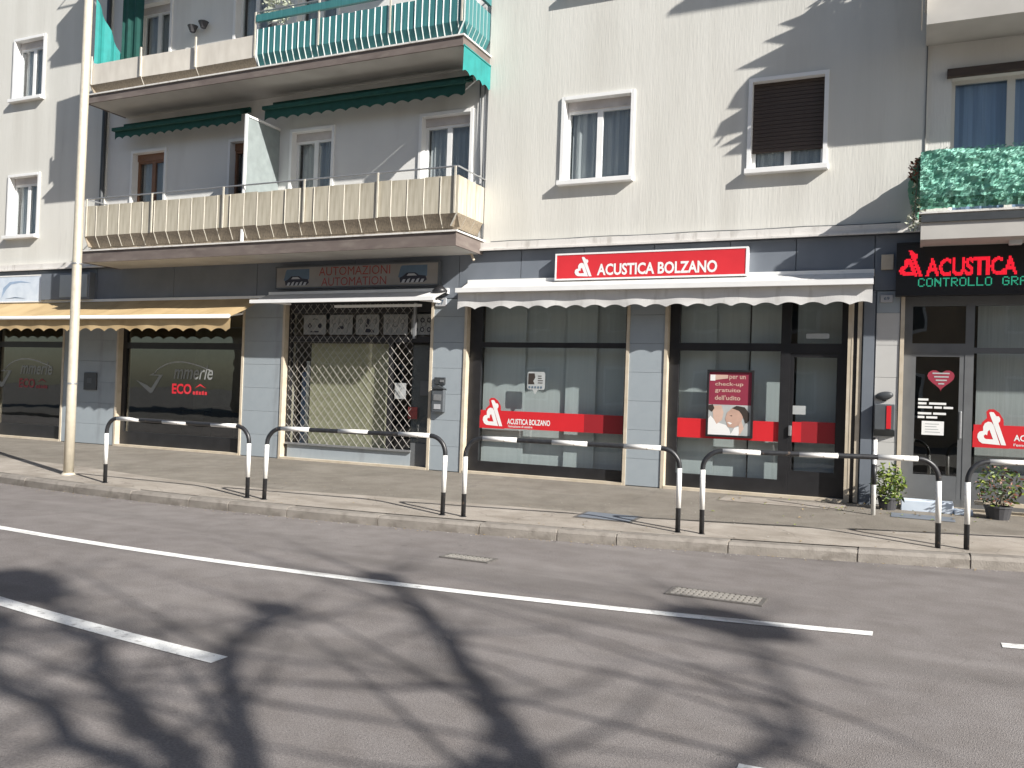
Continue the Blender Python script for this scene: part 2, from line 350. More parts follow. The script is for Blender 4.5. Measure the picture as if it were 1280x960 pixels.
obj('patched_pavement', sheet(-.2,.5,-.95,-.6,.006), clad_d, kind='structure')

# ------------------------------------------------------------------ apartment building
AB = thing('apartment_building', (-6, 0, 0), 'pale plastered apartment building with grey ground floor shops and balconies', 'building')
DZ = 2.97
def wall(name, x0, x1, z0, z1, holes, mat, y=0., depth=.2):
    xs = sorted({x0, x1, *[h[0] for h in holes], *[h[1] for h in holes]}); zs = sorted({z0, z1, *[h[2] for h in holes], *[h[3] for h in holes]})
    b = MB()
    for i in range(len(xs)-1):
        for k in range(len(zs)-1):
            cx, cz = (xs[i]+xs[i+1])/2, (zs[k]+zs[k+1])/2
            if any(h[0] < cx < h[1] and h[2] < cz < h[3] for h in holes): continue
            b.face([(xs[i],y,zs[k]),(xs[i+1],y,zs[k]),(xs[i+1],y,zs[k+1]),(xs[i],y,zs[k+1])])
    for a, c, d, e in holes:
        y2_ = y+depth
        b.face([(a,y,d),(a,y2_,d),(a,y2_,e),(a,y,e)]); b.face([(c,y,d),(c,y,e),(c,y2_,e),(c,y2_,d)])
        b.face([(a,y,e),(a,y2_,e),(c,y2_,e),(c,y,e)]); b.face([(a,y,d),(c,y,d),(c,y2_,d),(a,y2_,d)])
    b.face([(x0,y,z0),(x0,y,z1),(x0,y+.3,z1),(x0,y+.3,z0)]); b.face([(x1,y,z0),(x1,y+.3,z0),(x1,y+.3,z1),(x1,y,z1)])
    return obj(name, b, mat, AB)
H_left = []; H_balc = []; H_main = []; H_right = []
for k in range(3):
    d = k*DZ
    H_left += [(-17.93,-17.02,4.48+d,5.76+d), (-21.5,-20.5,4.48+d,5.76+d)]
    H_balc += [(-14.28,-13.42,3.87+d,5.98+d), (-11.75,-10.95,3.87+d,5.98+d), (-10.30,-9.42,3.87+d,6.02+d), (-7.58,-6.66,3.87+d,6.02+d)]
    H_main += [(-5.0,-3.93,4.74+d,6.0+d), (-2.16,-1.19,4.70+d,5.94+d)]
    H_right += [(.36,1.72,3.87+d,5.70+d), (4.2,5.2,4.74+d,6.0+d)]
wall('left_wall', -32, -15.02, 3.72, 13.2, H_left, plaster)
wall('balcony_wall', -15.02, -6.345, 3.72, 13.2, H_balc, plaster2, y=.035)
wall('main_wall', -6.345, .07, 3.72, 13.2, H_main, plaster)
wall('right_wall', .07, 14, 3.72, 13.2, H_right, plaster3, y=.03)
shell = MB()
shell.face([(-32,5,-.1),(14,5,-.1),(14,5,13.2),(-32,5,13.2)])
for z in (.1, 3.75, 6.76, 9.73): shell.box(-31.9, 13.9, .32, 5, z-.12, z-.02)
for x_ in (-32, -15.9, -10.8, -6.9, -3.57, -.45, 3.2, 14): shell.box(x_-.04, x_+.04, .34, 5, -.1, 3.6)
for x_ in (-32, -16, -12.6, -8.6, -5.9, -3, -.3, 3, 14): shell.box(x_-.04, x_+.04, .34, 5, 3.75, 13.1)
obj('interior_walls', shell, inter, AB)
obj('roof', MB().box(-32.4, 14.4, -.5, 5.3, 13.2, 13.5), fascia_m, AB)
# shop floor: wall behind cladding with openings
TOP = 2.95
shops = {'A0': (-18.3,-16.03), 'A1': (-14.42,-11.24), 'B': (-10.27,-7.24), 'C': (-6.57,-3.88), 'D': (-3.26,-.80), 'E': (-.12,3.1)}
holes = [(a, b, .135, TOP) for a, b in shops.values()] + [(-30,-27,.135,TOP), (-25,-20,.135,TOP), (4,8,.135,TOP)]
wall('shop_floor_wall', -32, 14, -.1, 3.72, holes, clad_d, y=.012, depth=.3)
obj('ledge', MB().box(-32, 14, -.10, .03, 3.722, 3.83), ledge_m, AB)
box('drip_edge', -32, 14, -.125, -.085, 3.70, 3.728, ledge_m, AB)
# fascia panels
xs = [-32,-24,-20.5,-17.2,-15.1,-13,-10.95,-8.8,-6.75,-5.65,-4.6,-3.5,-2.4,-1.5,-.50,1.0,2.4,4,8,14]
for a, b in zip(xs[:-1], xs[1:]): box('fascia_panel', a+.006, b-.006, -.022, .010, TOP+.012, 3.69, clad_d, AB)
pale_clad = M('pale_pillar_panel', (.46,.455,.44), .6, scale=2.5, col2=(.52,.515,.50))
# pilasters: stacked panels with recessed joints
for a, b in ((-16.0,-14.46), (-11.2,-10.31), (-7.2,-6.61), (-3.84,-3.30), (-.46,-.17), (3.14,3.96), (-19.9,-18.34)):
    z = .137; k = 0
    while z < TOP-.02:
        h = min(.425, TOP-z) if k else .40
        box('cladding_panel', a+.004, b-.004, -.016+random.uniform(-.0015,.0015), .010, zp(a,0)*0+z+.0015, z+h-.002, (pale_clad if a == -.46 and z < 2.6 else clad), AB, bev=.0015); z += h; k += 1
# beige casings round the shop openings
def casing(a, b):
    z0 = .10
    m = MB(); wd = .045
    m.box(a-wd, a+.003, -.03, .30, z0, TOP).box(b-.003, b+wd, -.03, .30, z0, TOP).box(a+.003, b-.003, -.035, .30, z0, .165)
    return m
def pane(par, x0, x1, z0, z1, y, mat, name='pane'): return obj(name, MB().box(x0, x1, y, y+.008, z0, z1), mat, par)
def frame_bars(bars, y0=.09, y1=.16):
    m = MB()
    for i, (a, b, c, d) in enumerate(bars): m.box(a, b, y0-.0015*(i % 2), y1+.0015*(i % 2), c, d)
    return m
def text(name, s, x0, x1, z0, z1, y, mat, parent, bold=0., shear=0., ext=.002):
    c = bpy.data.curves.new('text', 'FONT'); c.body = s; c.size = 1; c.offset = bold; c.extrude = 0; c.shear = shear; c.resolution_u = 3
    o = bpy.data.objects.new('text', c); COL.objects.link(o); bpy.context.view_layer.update()
    me = o.evaluated_get(bpy.context.evaluated_depsgraph_get()).to_mesh()
    vs = [v.co.copy() for v in me.vertices]; fs = [tuple(p.vertices) for p in me.polygons]; o.to_mesh_clear()
    bpy.data.objects.remove(o); bpy.data.curves.remove(c)
    ax, bx = min(v.x for v in vs), max(v.x for v in vs); ay, by = min(v.y for v in vs), max(v.y for v in vs)
    b = MB(); b.v = [(x0+(v.x-ax)/(bx-ax)*(x1-x0), y, z0+(v.y-ay)/(by-ay)*(z1-z0)) for v in vs]; b.f = fs; b.m = [0]*len(fs)
    return obj(name, b, mat, parent)
def flat(name, polys, x0, z0, sx, sz, y, mat, parent):
    """flat print: outlines (with holes) in unit coordinates placed on a plane"""
    c = bpy.data.curves.new('c', 'CURVE'); c.dimensions = '2D'; c.fill_mode = 'BOTH'
    for p in polys:
        s = c.splines.new('POLY'); s.points.add(len(p)-1); s.use_cyclic_u = True
        for q, (u, v) in zip(s.points, p): q.co = (u, v, 0, 1)
    o = bpy.data.objects.new('c', c); COL.objects.link(o); bpy.context.view_layer.update()
    me = o.evaluated_get(bpy.context.evaluated_depsgraph_get()).to_mesh()
    b = MB(); b.v = [(x0+v.co.x*sx, y, z0+v.co.y*sz) for v in me.vertices]; b.f = [tuple(p.vertices) for p in me.polygons]; b.m = [0]*len(b.f)
    o.to_mesh_clear(); bpy.data.objects.remove(o); bpy.data.curves.remove(c)
    return obj(name, b, mat, parent)
def arc(cx, cy, r, a0, a1, n=8): return [(cx+r*math.cos(math.radians(a0+(a1-a0)*i/n)), cy+r*math.sin(math.radians(a0+(a1-a0)*i/n))) for i in range(n+1)]
# emblem: a heart-shaped loop leaning on a slanted little figure
P_ = lambda pts: [((x-165)/245, (717-y)/295) for x, y in pts]
LOOP = P_([(358,716),(212,708),(184,690),(168,655),(172,622),(188,603),(216,596),(214,560),(228,528),(255,512),(282,516),(300,540)])
LHOLE = P_([(222,640),(234,626),(250,634),(254,600),(268,583),(300,668),(240,668),(226,658)])
SLASH = P_([(368,716),(262,432),(276,424),(300,428),(322,462),(342,462),(355,480),(354,504),(340,522),(408,716)])
HALO = P_([(130,745),(130,600),(185,575),(205,520),(245,480),(238,425),(258,402),(300,400),(345,430),(382,490),(385,545),(432,745)])
def emblem(x0, z0, w_, h_, y, mat, parent):
    flat('emblem', [LOOP, LHOLE], x0, z0, w_, h_, y, mat, parent); flat('emblem_figure', [SLASH], x0, z0, w_, h_, y, mat, parent)
def rrect(x0, z0, x1, z1, r): return arc(x1-r,z0+r,r,-90,0,4)+arc(x1-r,z1-r,r,0,90,4)+arc(x0+r,z1-r,r,90,180,4)+arc(x0+r,z0+r,r,180,270,4)
def mkshop(name, key, bars, mat, label=None):
    a, b = shops[key]
    s = obj(name, frame_bars(bars), mat, AB)
    if label: s['label'] = label
    obj('casing', casing(a, b), trim, s); return s
def blinds(par, xs_, z0, z1, y, mat=None):
    for a, b, dy in xs_: box('blind_panel', a, b, y+dy, y+dy+.006, z0, z1, mat or blind_m, par)

# shop C: window with the red band
a, b = shops['C']
sC = mkshop('shop_window', 'C', [(a,a+.22,.165,TOP),(b-.05,b,.165,TOP),(a+.22,b-.05,.165,.33),(a+.22,b-.05,2.17,2.25),(a+.22,b-.05,TOP-.1,TOP)], blackf)
pane(sC, a+.21, b-.04, .32, 2.18, .12, gl); pane(sC, a+.21, b-.04, 2.24, TOP-.09, .12, gl)
blinds(sC, [(-6.4,-5.66,.0),(-5.68,-4.92,.05),(-4.96,-4.46,.01),(-4.50,-3.86,.08)], .2, 2.9, .30)
box('blind_panel', -5.95, -5.4, .44, .446, .2, 1.62, curt_d, sC)
def band(par, x0, x1, mat, y=.117, z0=.875, z1=1.155): return obj('film_band', MB().face([(x0,y,z0),(x1,y,z0),(x1,y,z1),(x0,y,z1)]), mat, par)
band(sC, -6.34, -4.56, red_st); band(sC, -4.56, b-.05, dred)
flat('emblem_halo', [HALO], -6.30, .905, .36, .42, .1155, red_st, sC); emblem(-6.30, .905, .36, .42, .114, white_pl, sC)
text('lettering', 'ACUSTICA BOLZANO', -5.86, -5.12, .945, 1.035, .115, white_pl, sC, .025); text('lettering', "l'emozione di sentire", -5.84, -5.42, .895, .935, .115, white_pl, sC, .01)
flat('sticker', [rrect(0,.22,1,1,.1), ], -5.53, 1.43, .30, .36, .115, pr_grey, sC); flat('sticker', [[(.3,.225),(.45,0),(.62,.225)]], -5.53, 1.43, .30, .36, .1155, pr_grey, sC)
flat('print', [[(.05,.45),(.42,.45),(.34,.6),(.45,.75),(.4,.93),(.05,.93)]], -5.53, 1.43, .30, .36, .113, hair_p, sC)
for i in range(4): box('print', -5.53+.18, -5.53+.18+random.uniform(.05,.09), .112, .113, 1.61+i*.036, 1.622+i*.036, hair_p, sC)
for i in range(5): box('print', -5.505+i*.05, -5.478+i*.05, .112, .113, 1.53, 1.562, ink_b, sC)

# shop D: window with the poster, and a glazed door
a, b = shops['D']
sD = mkshop('shop_window', 'D', [(a,a+.15,.165,TOP),(-1.68,-1.55,.165,TOP),(b-.09,b,.165,TOP),(a+.15,-1.68,.165,.36),(a+.15,-1.68,2.15,2.26),(-1.55,b-.09,2.13,2.26),(a+.15,b-.09,TOP-.1,TOP)], blackf)
pane(sD, a+.14, -1.67, .35, 2.16, .12, gl); pane(sD, a+.14, -1.67, 2.25, TOP-.09, .12, gl); pane(sD, -1.56, b-.08, 2.25, TOP-.09, .12, gl)
box('door_rail', -1.55, b-.09, .10, .15, .165, .44, blackf, sD)
dr = obj('door_leaf', frame_bars([(-1.55,-1.50,.44,2.13),(b-.14,b-.09,.44,2.13),(-1.50,b-.14,.44,.50),(-1.50,b-.14,2.07,2.13)], .10, .145), blackf, sD)
pane(sD, -1.51, b-.13, .49, 2.08, .12, gl)
box('door_lock', -1.545, -1.505, .06, .10, .98, 1.12, steel, sD, bev=.006); box('door_sticker', -1.50, -1.33, .115, .1165, 1.28, 1.40, pr_grey, sD)
box('transom_label', -1.35, -1.05, .115, .1165, 2.33, 2.40, pr_grey, sD)
blinds(sD, [(-3.15,-2.62,.0),(-2.64,-2.15,.05),(-2.12,-1.62,.0),(-1.5,-.85,.12)], .2, 2.9, .30)
band(sD, a+.15, -1.68, red_st, z0=.885, z1=1.165); band(sD, -1.50, -1.38, red_st, z0=.895, z1=1.175); band(sD, -1.38, b-.14, dred, z0=.895, z1=1.185)

# shop B: closed grille, picture panels in the transom, olive blind
a, b = shops['B']
sB = mkshop('shop_window', 'B', [(a,a+.07,.165,TOP),(b-.05,b,.165,TOP),(a+.07,b-.05,2.24,2.34),(a+.07,b-.05,TOP-.2,TOP),(-8.12,-8.05,.4,2.24)], blackf)
box('base_panel', a+.07, -7.62, .08, .13, .165, .40, clad, sB); box('base_panel', -7.62, b-.05, .085, .13, .165, .55, greyf, sB)
pane(sB, a+.06, b-.05, .4, 2.25, .17, gl); pane(sB, a+.06, b-.05, 2.33, TOP-.19, .17, gl)
box('olive_blind', -9.86, -8.16, .24, .252, .30, 2.22, olive, sB)
box('side_door', -7.70, b-.06, .20, .25, .2, 2.2, greyf, sB); box('notice', -8.02, -7.80, .165, .168, 1.28, 1.55, pr_grey, sB); box('notice', -7.74, -7.56, .165, .168, .95, 1.15, ink_r, sB); box('notice', -7.52,-7.34,.165,.168,1.35,1.6, greyf, sB)
box('window_display', -10.0, -9.94, .3, .4, .4, 1.9, curt_m, sB); box('window_display', -10.14, -10.04, .35, .45, .4, 1.7, M('display_blue', (.10,.17,.30), .6), sB)
pic_m = M('picture_panel_face', (.26,.27,.265), .45, .05)
gr = MB(); pz0, pz1, px0, px1 = .42, 2.9, a+.06, -7.62
st = .155; H_ = pz1-pz0
k = px0-H_*.9
while k < px1:
    for sgn in (1, -1):
        za, xa = pz0, (k if sgn > 0 else k+H_*.9); xb = xa+sgn*H_*.9; zb = pz1
        # clip to the opening
        def at(xx): return za+(xx-xa)/(xb-xa)*(zb-za)
        lo_, hi_ = min(xa,xb), max(xa,xb); c0, c1 = max(lo_, px0), min(hi_, px1)
        if c1-c0 > .05: gr.tube([(c0, .055+.006*sgn, at(c0)), (c1, .055+.006*sgn, at(c1))], .0038, 4)
    k += st
obj('roller_grille', gr, M('grille_metal', (.42,.40,.37), .45, .1, metal=.2), sB)
box('grille_bar', a+.05, -7.6, .04, .075, .395, .43, steel, sB); box('grille_guide', -7.62, -7.58, .03, .08, 2.3, TOP-.05, steel, sB)
for i, (xa, xb) in enumerate(((-9.99,-9.5),(-9.42,-8.93),(-8.86,-8.38),(-8.29,-7.80),(-7.73,-7.24-.06))):
    p = flat('picture_panel', [rrect(xa,2.37,xb,2.72,.03)], 0, 0, 1, 1, .155, pic_m, sB)
    cx = (xa+xb)/2
    if i == 0:
        flat('print', [arc(cx-.11,2.53,.045,0,360,10)], 0,0,1,1,.153, ink, sB); flat('print', [arc(cx+.11,2.53,.045,0,360,10)], 0,0,1,1,.153, ink, sB)
        flat('print', [[(cx-.09,2.41),(cx+.09,2.41),(cx+.09,2.435),(cx-.09,2.435)]], 0,0,1,1,.153, ink, sB); flat('print', [[(cx-.08,2.63),(cx,2.665),(cx+.08,2.63),(cx,2.645)]], 0,0,1,1,.153, ink, sB)
    if i:
        for q in range(4):
            xx = xa+.05+q*.105; flat('print', [[(xx,2.40),(xx+.012,2.40),(xx+.07,2.69),(xx+.058,2.69)]], 0,0,1,1,.1538, greyf, sB)
        for q in range(3):
            flat('print', [arc(xa+.09+q*.15,2.60-.05*(q%2),.05,0,360,10), arc(xa+.09+q*.15,2.60-.05*(q%2),.036,0,360,10)], 0,0,1,1,.1534, greyf, sB)
    if i == 1: flat('print', [[(cx-.06,2.47),(cx+.07,2.47),(cx+.05,2.52),(cx-.04,2.52)]], 0,0,1,1,.153, ink, sB)
    elif i == 2:
        flat('print', [[(cx-.03,2.5),(cx+.02,2.5),(cx+.05,2.63),(cx-.01,2.66)]], 0,0,1,1,.153, ink, sB); flat('print', [[(cx-.05,2.41),(cx+.15,2.41),(cx+.12,2.46),(cx-.02,2.48)]], 0,0,1,1,.153, ink, sB)
    elif i == 4:
        for q in range(3):
            for r_ in range(2): flat('print', [arc(cx-.13+q*.13,2.46+r_*.16,.045,0,360,8), arc(cx-.13+q*.13,2.46+r_*.16,.025,0,360,8)], 0,0,1,1,.153, ink, sB)

# shops A: dark windows with swoosh lettering
def shopA(key, s0, dim):
    a, b = shops[key]
    s = mkshop('shop_window', key, [(a,a+.10,.165,TOP),(b-.05,b,.165,TOP),(a+.10,b-.05,.165,.42),(a+.10,b-.05,2.08,2.2),(a+.10,b-.05,TOP-.1,TOP)], blackf)
    pane(s, a+.09, b-.04, .41, 2.09, .12, gld); pane(s, a+.09, b-.04, 2.19, TOP-.09, .12, gld)
    grey = pic_m
    top = [(s0+.45+i*.055, 1.62+.22*math.sin(math.pi*(i/30)**.75)) for i in range(0, 27)]
    flat('swoosh', [top+[(x_, z_-.02) for x_, z_ in top[::-1]]], 0,0,1,1,.117, tile_w, s)
    flat('swoosh', [[(s0+.48,1.62),(s0+.40,1.57),(s0+.66,1.57),(s0+.40,1.22),(s0+.34,1.20),(s0-.05,1.45),(s0+.25,1.36),(s0+.36,1.30),(s0+.56,1.55),(s0+.30,1.555)]], 0,0,1,1,.117, grey, s)
    text('lettering', 'mmerle', s0+.95, s0+1.95, 1.50, 1.78, .116, grey, s, .01, .25)
    text('lettering', 'ECO', s0+.92, s0+1.42, 1.21, 1.41, .1155, dim, s, .03); flat('print', [[(s0+1.46+q*.075,1.21),(s0+1.515+q*.075,1.21),(s0+1.515+q*.075,1.27+.02*(q%2)),(s0+1.46+q*.075,1.27)] for q in range(5)], 0,0,1,1,.1155, dim, s); flat('print', [[(s0+1.5,1.33),(s0+1.64,1.42),(s0+1.8,1.33),(s0+1.64,1.385)]], 0,0,1,1,.1155, dim, s)
    return s
sA1 = shopA('A1', -14.0, red_dim); shopA('A0', -18.45, M('faint_red_film', (.28,.03,.04), .5))
box('shop_back_panel', -14.3, -11.3, 1.9, 1.93, .1, 2.9, M('added_pale_panel', (.34,.36,.34), .8), sA1)  # pale panel added to lighten the glass like a street reflection
for i in range(3): box('shop_counter', -13.9+i*.8, -13.3+i*.8, 1.2, 1.6, .1, .85+.1*i, inter_d, sA1)
# other shops out of frame
for a, b in ((-30,-27),(-25,-20),(4,8)):
    s = obj('shop_window', frame_bars([(a,a+.1,.165,TOP),(b-.1,b,.165,TOP),(a+.1,b-.1,.165,.4),(a+.1,b-.1,2.1,2.2)]), blackf, AB); pane(s, a+.09, b-.09, .39, TOP, .12, gld)

# shop E: grey aluminium door and side window
a, b = shops['E']
sE = mkshop('shop_window', 'E', [(a,a+.10,.165,TOP),(.60,.70,.165,TOP),(b-.1,b,.165,TOP),(a+.10,.60,2.15,2.27),(.70,b-.1,2.15,2.22),(.70,b-.1,.165,.62),(a+.10,.60,2.76,TOP),(.70,b-.1,2.76,TOP),(a+.10,.60,.165,.27)], greyf)
pane(sE, a+.09, .61, 2.26, 2.77, .12, gld); pane(sE, .69, b-.09, 2.21, 2.77, .12, gl); pane(sE, .69, b-.09, .61, 2.16, .12, gl)
box('outer_sill', .74, 3.06, -.09, -.036, .235, .285, trim, sE)
obj('door_leaf', frame_bars([(a+.10,a+.15,.27,2.15),(.54,.60,.27,2.15),(a+.15,.54,.27,.56),(a+.15,.54,2.10,2.15)], .095, .15), greyf, sE)
pane(sE, a+.14, .55, .55, 2.11, .12, gld); box('door_handle', .55, .58, .05, .09, 1.05, 1.4, steel, sE, bev=.008)
box('shop_back_panel', a, 1.0, .9, .93, .1, 2.9, inter_d, sE)
blinds(sE, [(.75,1.6,.0),(1.62,2.4,.04)], .3, 2.9, .35, curt_d)
HEART = [(0.5,0)]+[(0.5+.5*math.sin(t_)**3*1.0, .53+.5*(13*math.cos(t_)-5*math.cos(2*t_)-2*math.cos(3*t_)-math.cos(4*t_))/17*.95) for t_ in [math.pi*2*i/24 for i in range(13, 24)]+[0]+[math.pi*2*i/24 for i in range(1, 12)]]
flat('heart_sticker', [HEART], .17, 1.64, .32, .33, .116, M('dim_red_film', (.30,.035,.06), .5), sE)
for i, (wa, wb) in enumerate(((.23,.43),(.25,.42),(.27,.40),(.30,.37))): box('print', wa, wb, .114, .1155, 1.875-i*.045, 1.893-i*.045, pr_grey, sE)
for z_, segs in ((1.525, (.0,.12)), (1.475, (.0,.10,.13,.33)), (1.425, (.0,.17,.19,.28,.30,.41)), (1.345, (.0,.16,.18,.33)), (1.295, (.0,.08,.10,.23))):
    for q in range(0, len(segs), 2): box('print', .07+segs[q], .07+segs[q+1], .1135, .115, z_, z_+.028, white_pl, sE)
box('notice', .12, .38, .112, .115, 1.08, 1.26, white_pl, sE)
for i in range(4): box('print', .16, .16+random.uniform(.12,.18), .110, .111, 1.115+i*.035, 1.123+i*.035, pr_grey, sE)
obj('film_band', MB().face([(.72,.117,.955),(b-.1,.117,.955),(b-.1,.117,1.24),(.72,.117,1.24)]), red_st, sE)
flat('emblem_halo', [HALO], .76, .99, .33, .42, .1155, red_st, sE); emblem(.76, .99, .33, .42, .114, white_pl, sE); text('lettering', 'ACUSTICA', 1.17, 1.62, 1.05, 1.13, .115, white_pl, sE, .025)
text('lettering', "l'emozione", 1.17, 1.45, .985, 1.02, .115, white_pl, sE, .01)

# right pillar strips beside shop D
box('pillar_strip', -.755, -.735, -.034, .01, .14, TOP, trim, AB); box('pillar_strip', -.735, -.685, -.012, .01, .14, TOP, blackf, AB); box('pillar_strip', -.685, -.63, -.03, .01, .14, TOP, trim, AB); box('pillar_strip', -.61, -.475, -.05, .01, .12, TOP, clad_d, AB)
box('wall_joint', .055, .068, -.012, 0, 3.84, 13, greyf, AB)

# ------------------------------------------------------------------ windows
def curtain(par, x0, x1, z0, z1, y, mat):
    m = MB(); n = 24
    pts = [(x0+(x1-x0)*i/n, y+.02*math.sin(i*1.9)+.012*math.sin(i*.8+x0)) for i in range(n+1)]
    for i in range(n): m.face([(*pts[i], z0), (*pts[i+1], z0), (*pts[i+1], z1), (*pts[i], z1)])
    obj('curtain', m, mat, par, smooth=True)
def window(x0, x1, z0, z1, yw=0., fm=None, kind='window', shutter=0., sill=True, cas=.05, cm=None, box_=True, casmat=None, split=2, gm=None):
    fm = fm or white_p; y0, ye = yw+.122, yw+.18
    zt = z1-(.14 if box_ else 0); f = .045
    bars = [(x0,x0+f,z0,zt),(x1-f,x1,z0,zt),(x0+f,x1-f,z0,z0+f),(x0+f,x1-f,zt-f,zt)]
    if split == 2: bars.append(((x0+x1)/2-.045,(x0+x1)/2+.045,z0+f,zt-f))
    wn = obj(kind, frame_bars(bars, y0, ye), fm, AB)
    if split == 2:
        pane(wn, x0+f-.01, (x0+x1)/2-.037, z0+f-.01, zt-f+.01, y0+.02, gm or glw); pane(wn, (x0+x1)/2+.037, x1-f+.01, z0+f-.01, zt-f+.01, y0+.02, gm or glw)
    else: pane(wn, x0+f-.01, x1-f+.01, z0+f-.01, zt-f+.01, y0+.02, gm or glw)
    if box_: box('shutter_box', x0, x1, yw+.10, yw+.19, zt, z1, M('shutter_box_paint', (.50,.47,.46), .6) if fm is white_p else fm, wn)
    if cas:
        m = MB(); m.box(x0-cas, x0+.004, yw-.03, yw+.119, z0-.001, z1+cas).box(x1-.004, x1+cas, yw-.03, yw+.119, z0-.001, z1+cas).box(x0+.004, x1-.004, yw-.033, yw+.119, z1-.004, z1+cas)
        obj('casing', m, casmat or white_p, wn)
    if sill: box('sill', x0-.07, x1+.07, yw-.11, yw+.12, z0-.075, z0-.002, casmat or white_p, wn, bev=.006)
    if shutter:
        n = int((zt-z0)*shutter/.055); p = None
        for i in range(n):
            zz = zt-(i+1)*.055
            if p is None: p = obj('shutter_slat', MB().box(x0, x1, yw+.075, yw+.09, zz+.004, zz+.053), shut_m, wn); o0 = ORG[p.name].copy()
            else: q = dup(p, (o0.x, o0.y+random.uniform(-.002,.002), zz+.004), wn)
        box('shutter_backing', x0, x1, yw+.092, yw+.10, zt-n*.055, zt, shut_m, wn)
    curtain(wn, x0+.05, x1-.05, z0+.05, zt-.02, yw+.235, cm or curt_m)
    return wn
for k in range(3):
    d = k*DZ
    window(-17.93,-17.02,4.48+d,5.76+d, cm=curt_m, box_=True); window(-21.5,-20.5,4.48+d,5.76+d)
    window(-5.0,-3.93,4.74+d,6.0+d, cm=curt_d); window(-2.16,-1.19,4.70+d,5.94+d, shutter=(.82 if k == 0 else .5), fm=white_p, box_=False, cm=curt_d)
    window(-14.28,-13.42,3.87+d,5.98+d, yw=.035, sill=False, kind='balcony_door', fm=(wood_w if k == 0 else white_p), cas=.05)
    window(-11.75,-10.95,3.87+d,5.98+d, yw=.035, sill=False, kind='balcony_door', fm=(wood_w if k == 0 else white_p), cas=.05)
    window(-10.30,-9.42,3.87+d,6.02+d, yw=.035, sill=False, kind='balcony_door', cm=curt_d)
    window(-7.58,-6.66,3.87+d,6.02+d, yw=.035, sill=False, kind='balcony_door', cm=curt_d)
    window(.36,1.72,3.87+d,5.70+d, yw=.03, sill=False, kind='balcony_door', box_=False, cas=0, fm=plaster3, cm=M('blue_curtain', (.30,.40,.56), .9, .1, 4, stretch=(8,8,.3))); box('shutter_box', .30, 1.78, -.06, .028, 5.70+d, 5.80+d, shut_m, AB)
    window(4.2,5.2,4.74+d,6.0+d, yw=.03)

# ------------------------------------------------------------------ balconies
def slat_mesh(wd, zt, zk, zb, inset, m0, m1, m2, edge=.018, lip=.008):
    b = MB()
    prof = [(0, zt), (0, zk), (inset, zb)]
    for i in range(2):
        (ya, za), (yc, zc) = prof[i], prof[i+1]; mi = 0 if i == 0 else 2
        b.face([(edge,ya,za),(wd,ya,za),(wd,yc,zc),(edge,yc,zc)], mi)
        b.face([(0,ya-lip,za),(edge,ya,za),(edge,yc,zc),(0,yc-lip,zc)], 1)
        b.face([(0,ya-lip,za),(0,yc-lip,zc),(0,yc+.02,zc),(0,ya+.02,za)], 1)
        b.face([(edge,ya+.012,za),(edge,yc+.012,zc),(wd,yc+.012,zc),(wd,ya+.012,za)], mi)
    return b
def balcony(x0, x1, dep, zb, zt, label, em=None):
    m = MB().box(x0, x1, -dep+.012, .034, zb, zt-.03)
    s = obj('balcony', m, slab_m, AB, label=label)
    e = MB().box(x0-.02, x1+.02, -dep-.02, -dep+.010, zb-.01, zt-.025).box(x1-.010, x1+.02, -dep+.010, -.005, zb-.01, zt-.025).box(x0-.02, x0+.010, -dep+.010, -.005, zb-.01, zt-.025)
    obj('slab_edge', e, em or fascia_m, s)
    r = MB().box(x0-.045, x1+.045, -dep-.045, .0, zt-.025, zt)
    obj('slab_drip_edge', r, ledge_m, s); return s
def slats(par, x0, x1, dep, wd, zt, zk, zbase, mats, inset=.10, ends=(1, 1), nm='railing_slat', edge=.010):
    n = max(1, round((x1-x0)/wd)); wd = (x1-x0)/n
    first = obj(nm, slat_mesh(wd-.004, zt, zk, zbase, inset, *range(3), edge=edge), mats, par, org=(0,0,0))
    o = first; first.location = Vector((x0, -dep, 0))-ORG[par.name]; first.rotation_euler.z = random.uniform(-.015,.015)
    for i in range(1, n): c = dup(first, (x0+i*wd, -dep+random.uniform(-.006,.006), random.uniform(-.012,.008)), par, random.uniform(-.025,.025))
    m = max(1, round(dep/wd)); wy = dep/m
    if ends[1]:
        for i in range(m): c = dup(first, (x1+.004, -dep+i*wy, 0), par, math.pi/2); c.scale.x = wy/wd
    if ends[0]:
        for i in range(m): c = dup(first, (x0-.004, -i*wy-.01, 0), par, -math.pi/2); c.scale.x = wy/wd*.98
def rail(par, x0, x1, dep, z, r=.016, posts=(), zb=0, mat=None, pr=.014):
    m = mat or steel
    obj('top_rail', MB().tube([(x0,0,z),(x0,-dep,z),(x1,-dep,z),(x1,0,z)], r, 8), m, par)
    for px in posts: obj('railing_post', MB().box(px-pr, px+pr, -dep-.03, -dep-.012, zb, z), beige_e, par)
# lower left balcony
LB = balcony(-14.45, -6.36, .90, 3.66, 3.885, 'lower balcony with ribbed beige slat railing')
slats(LB, -14.45, -6.36, .88, .30, 4.735, 4.16, 3.96, [beige_s, beige_e, brown_k])
rail(LB, -14.45, -6.36, .88, 4.87, .014, [-14.4,-12.7,-11.0,-9.25,-7.8,-6.40], 4.15)
obj('skirt_board', MB().box(-14.4,-6.4,-.77,-.75,3.89,4.0), brown_k, LB)
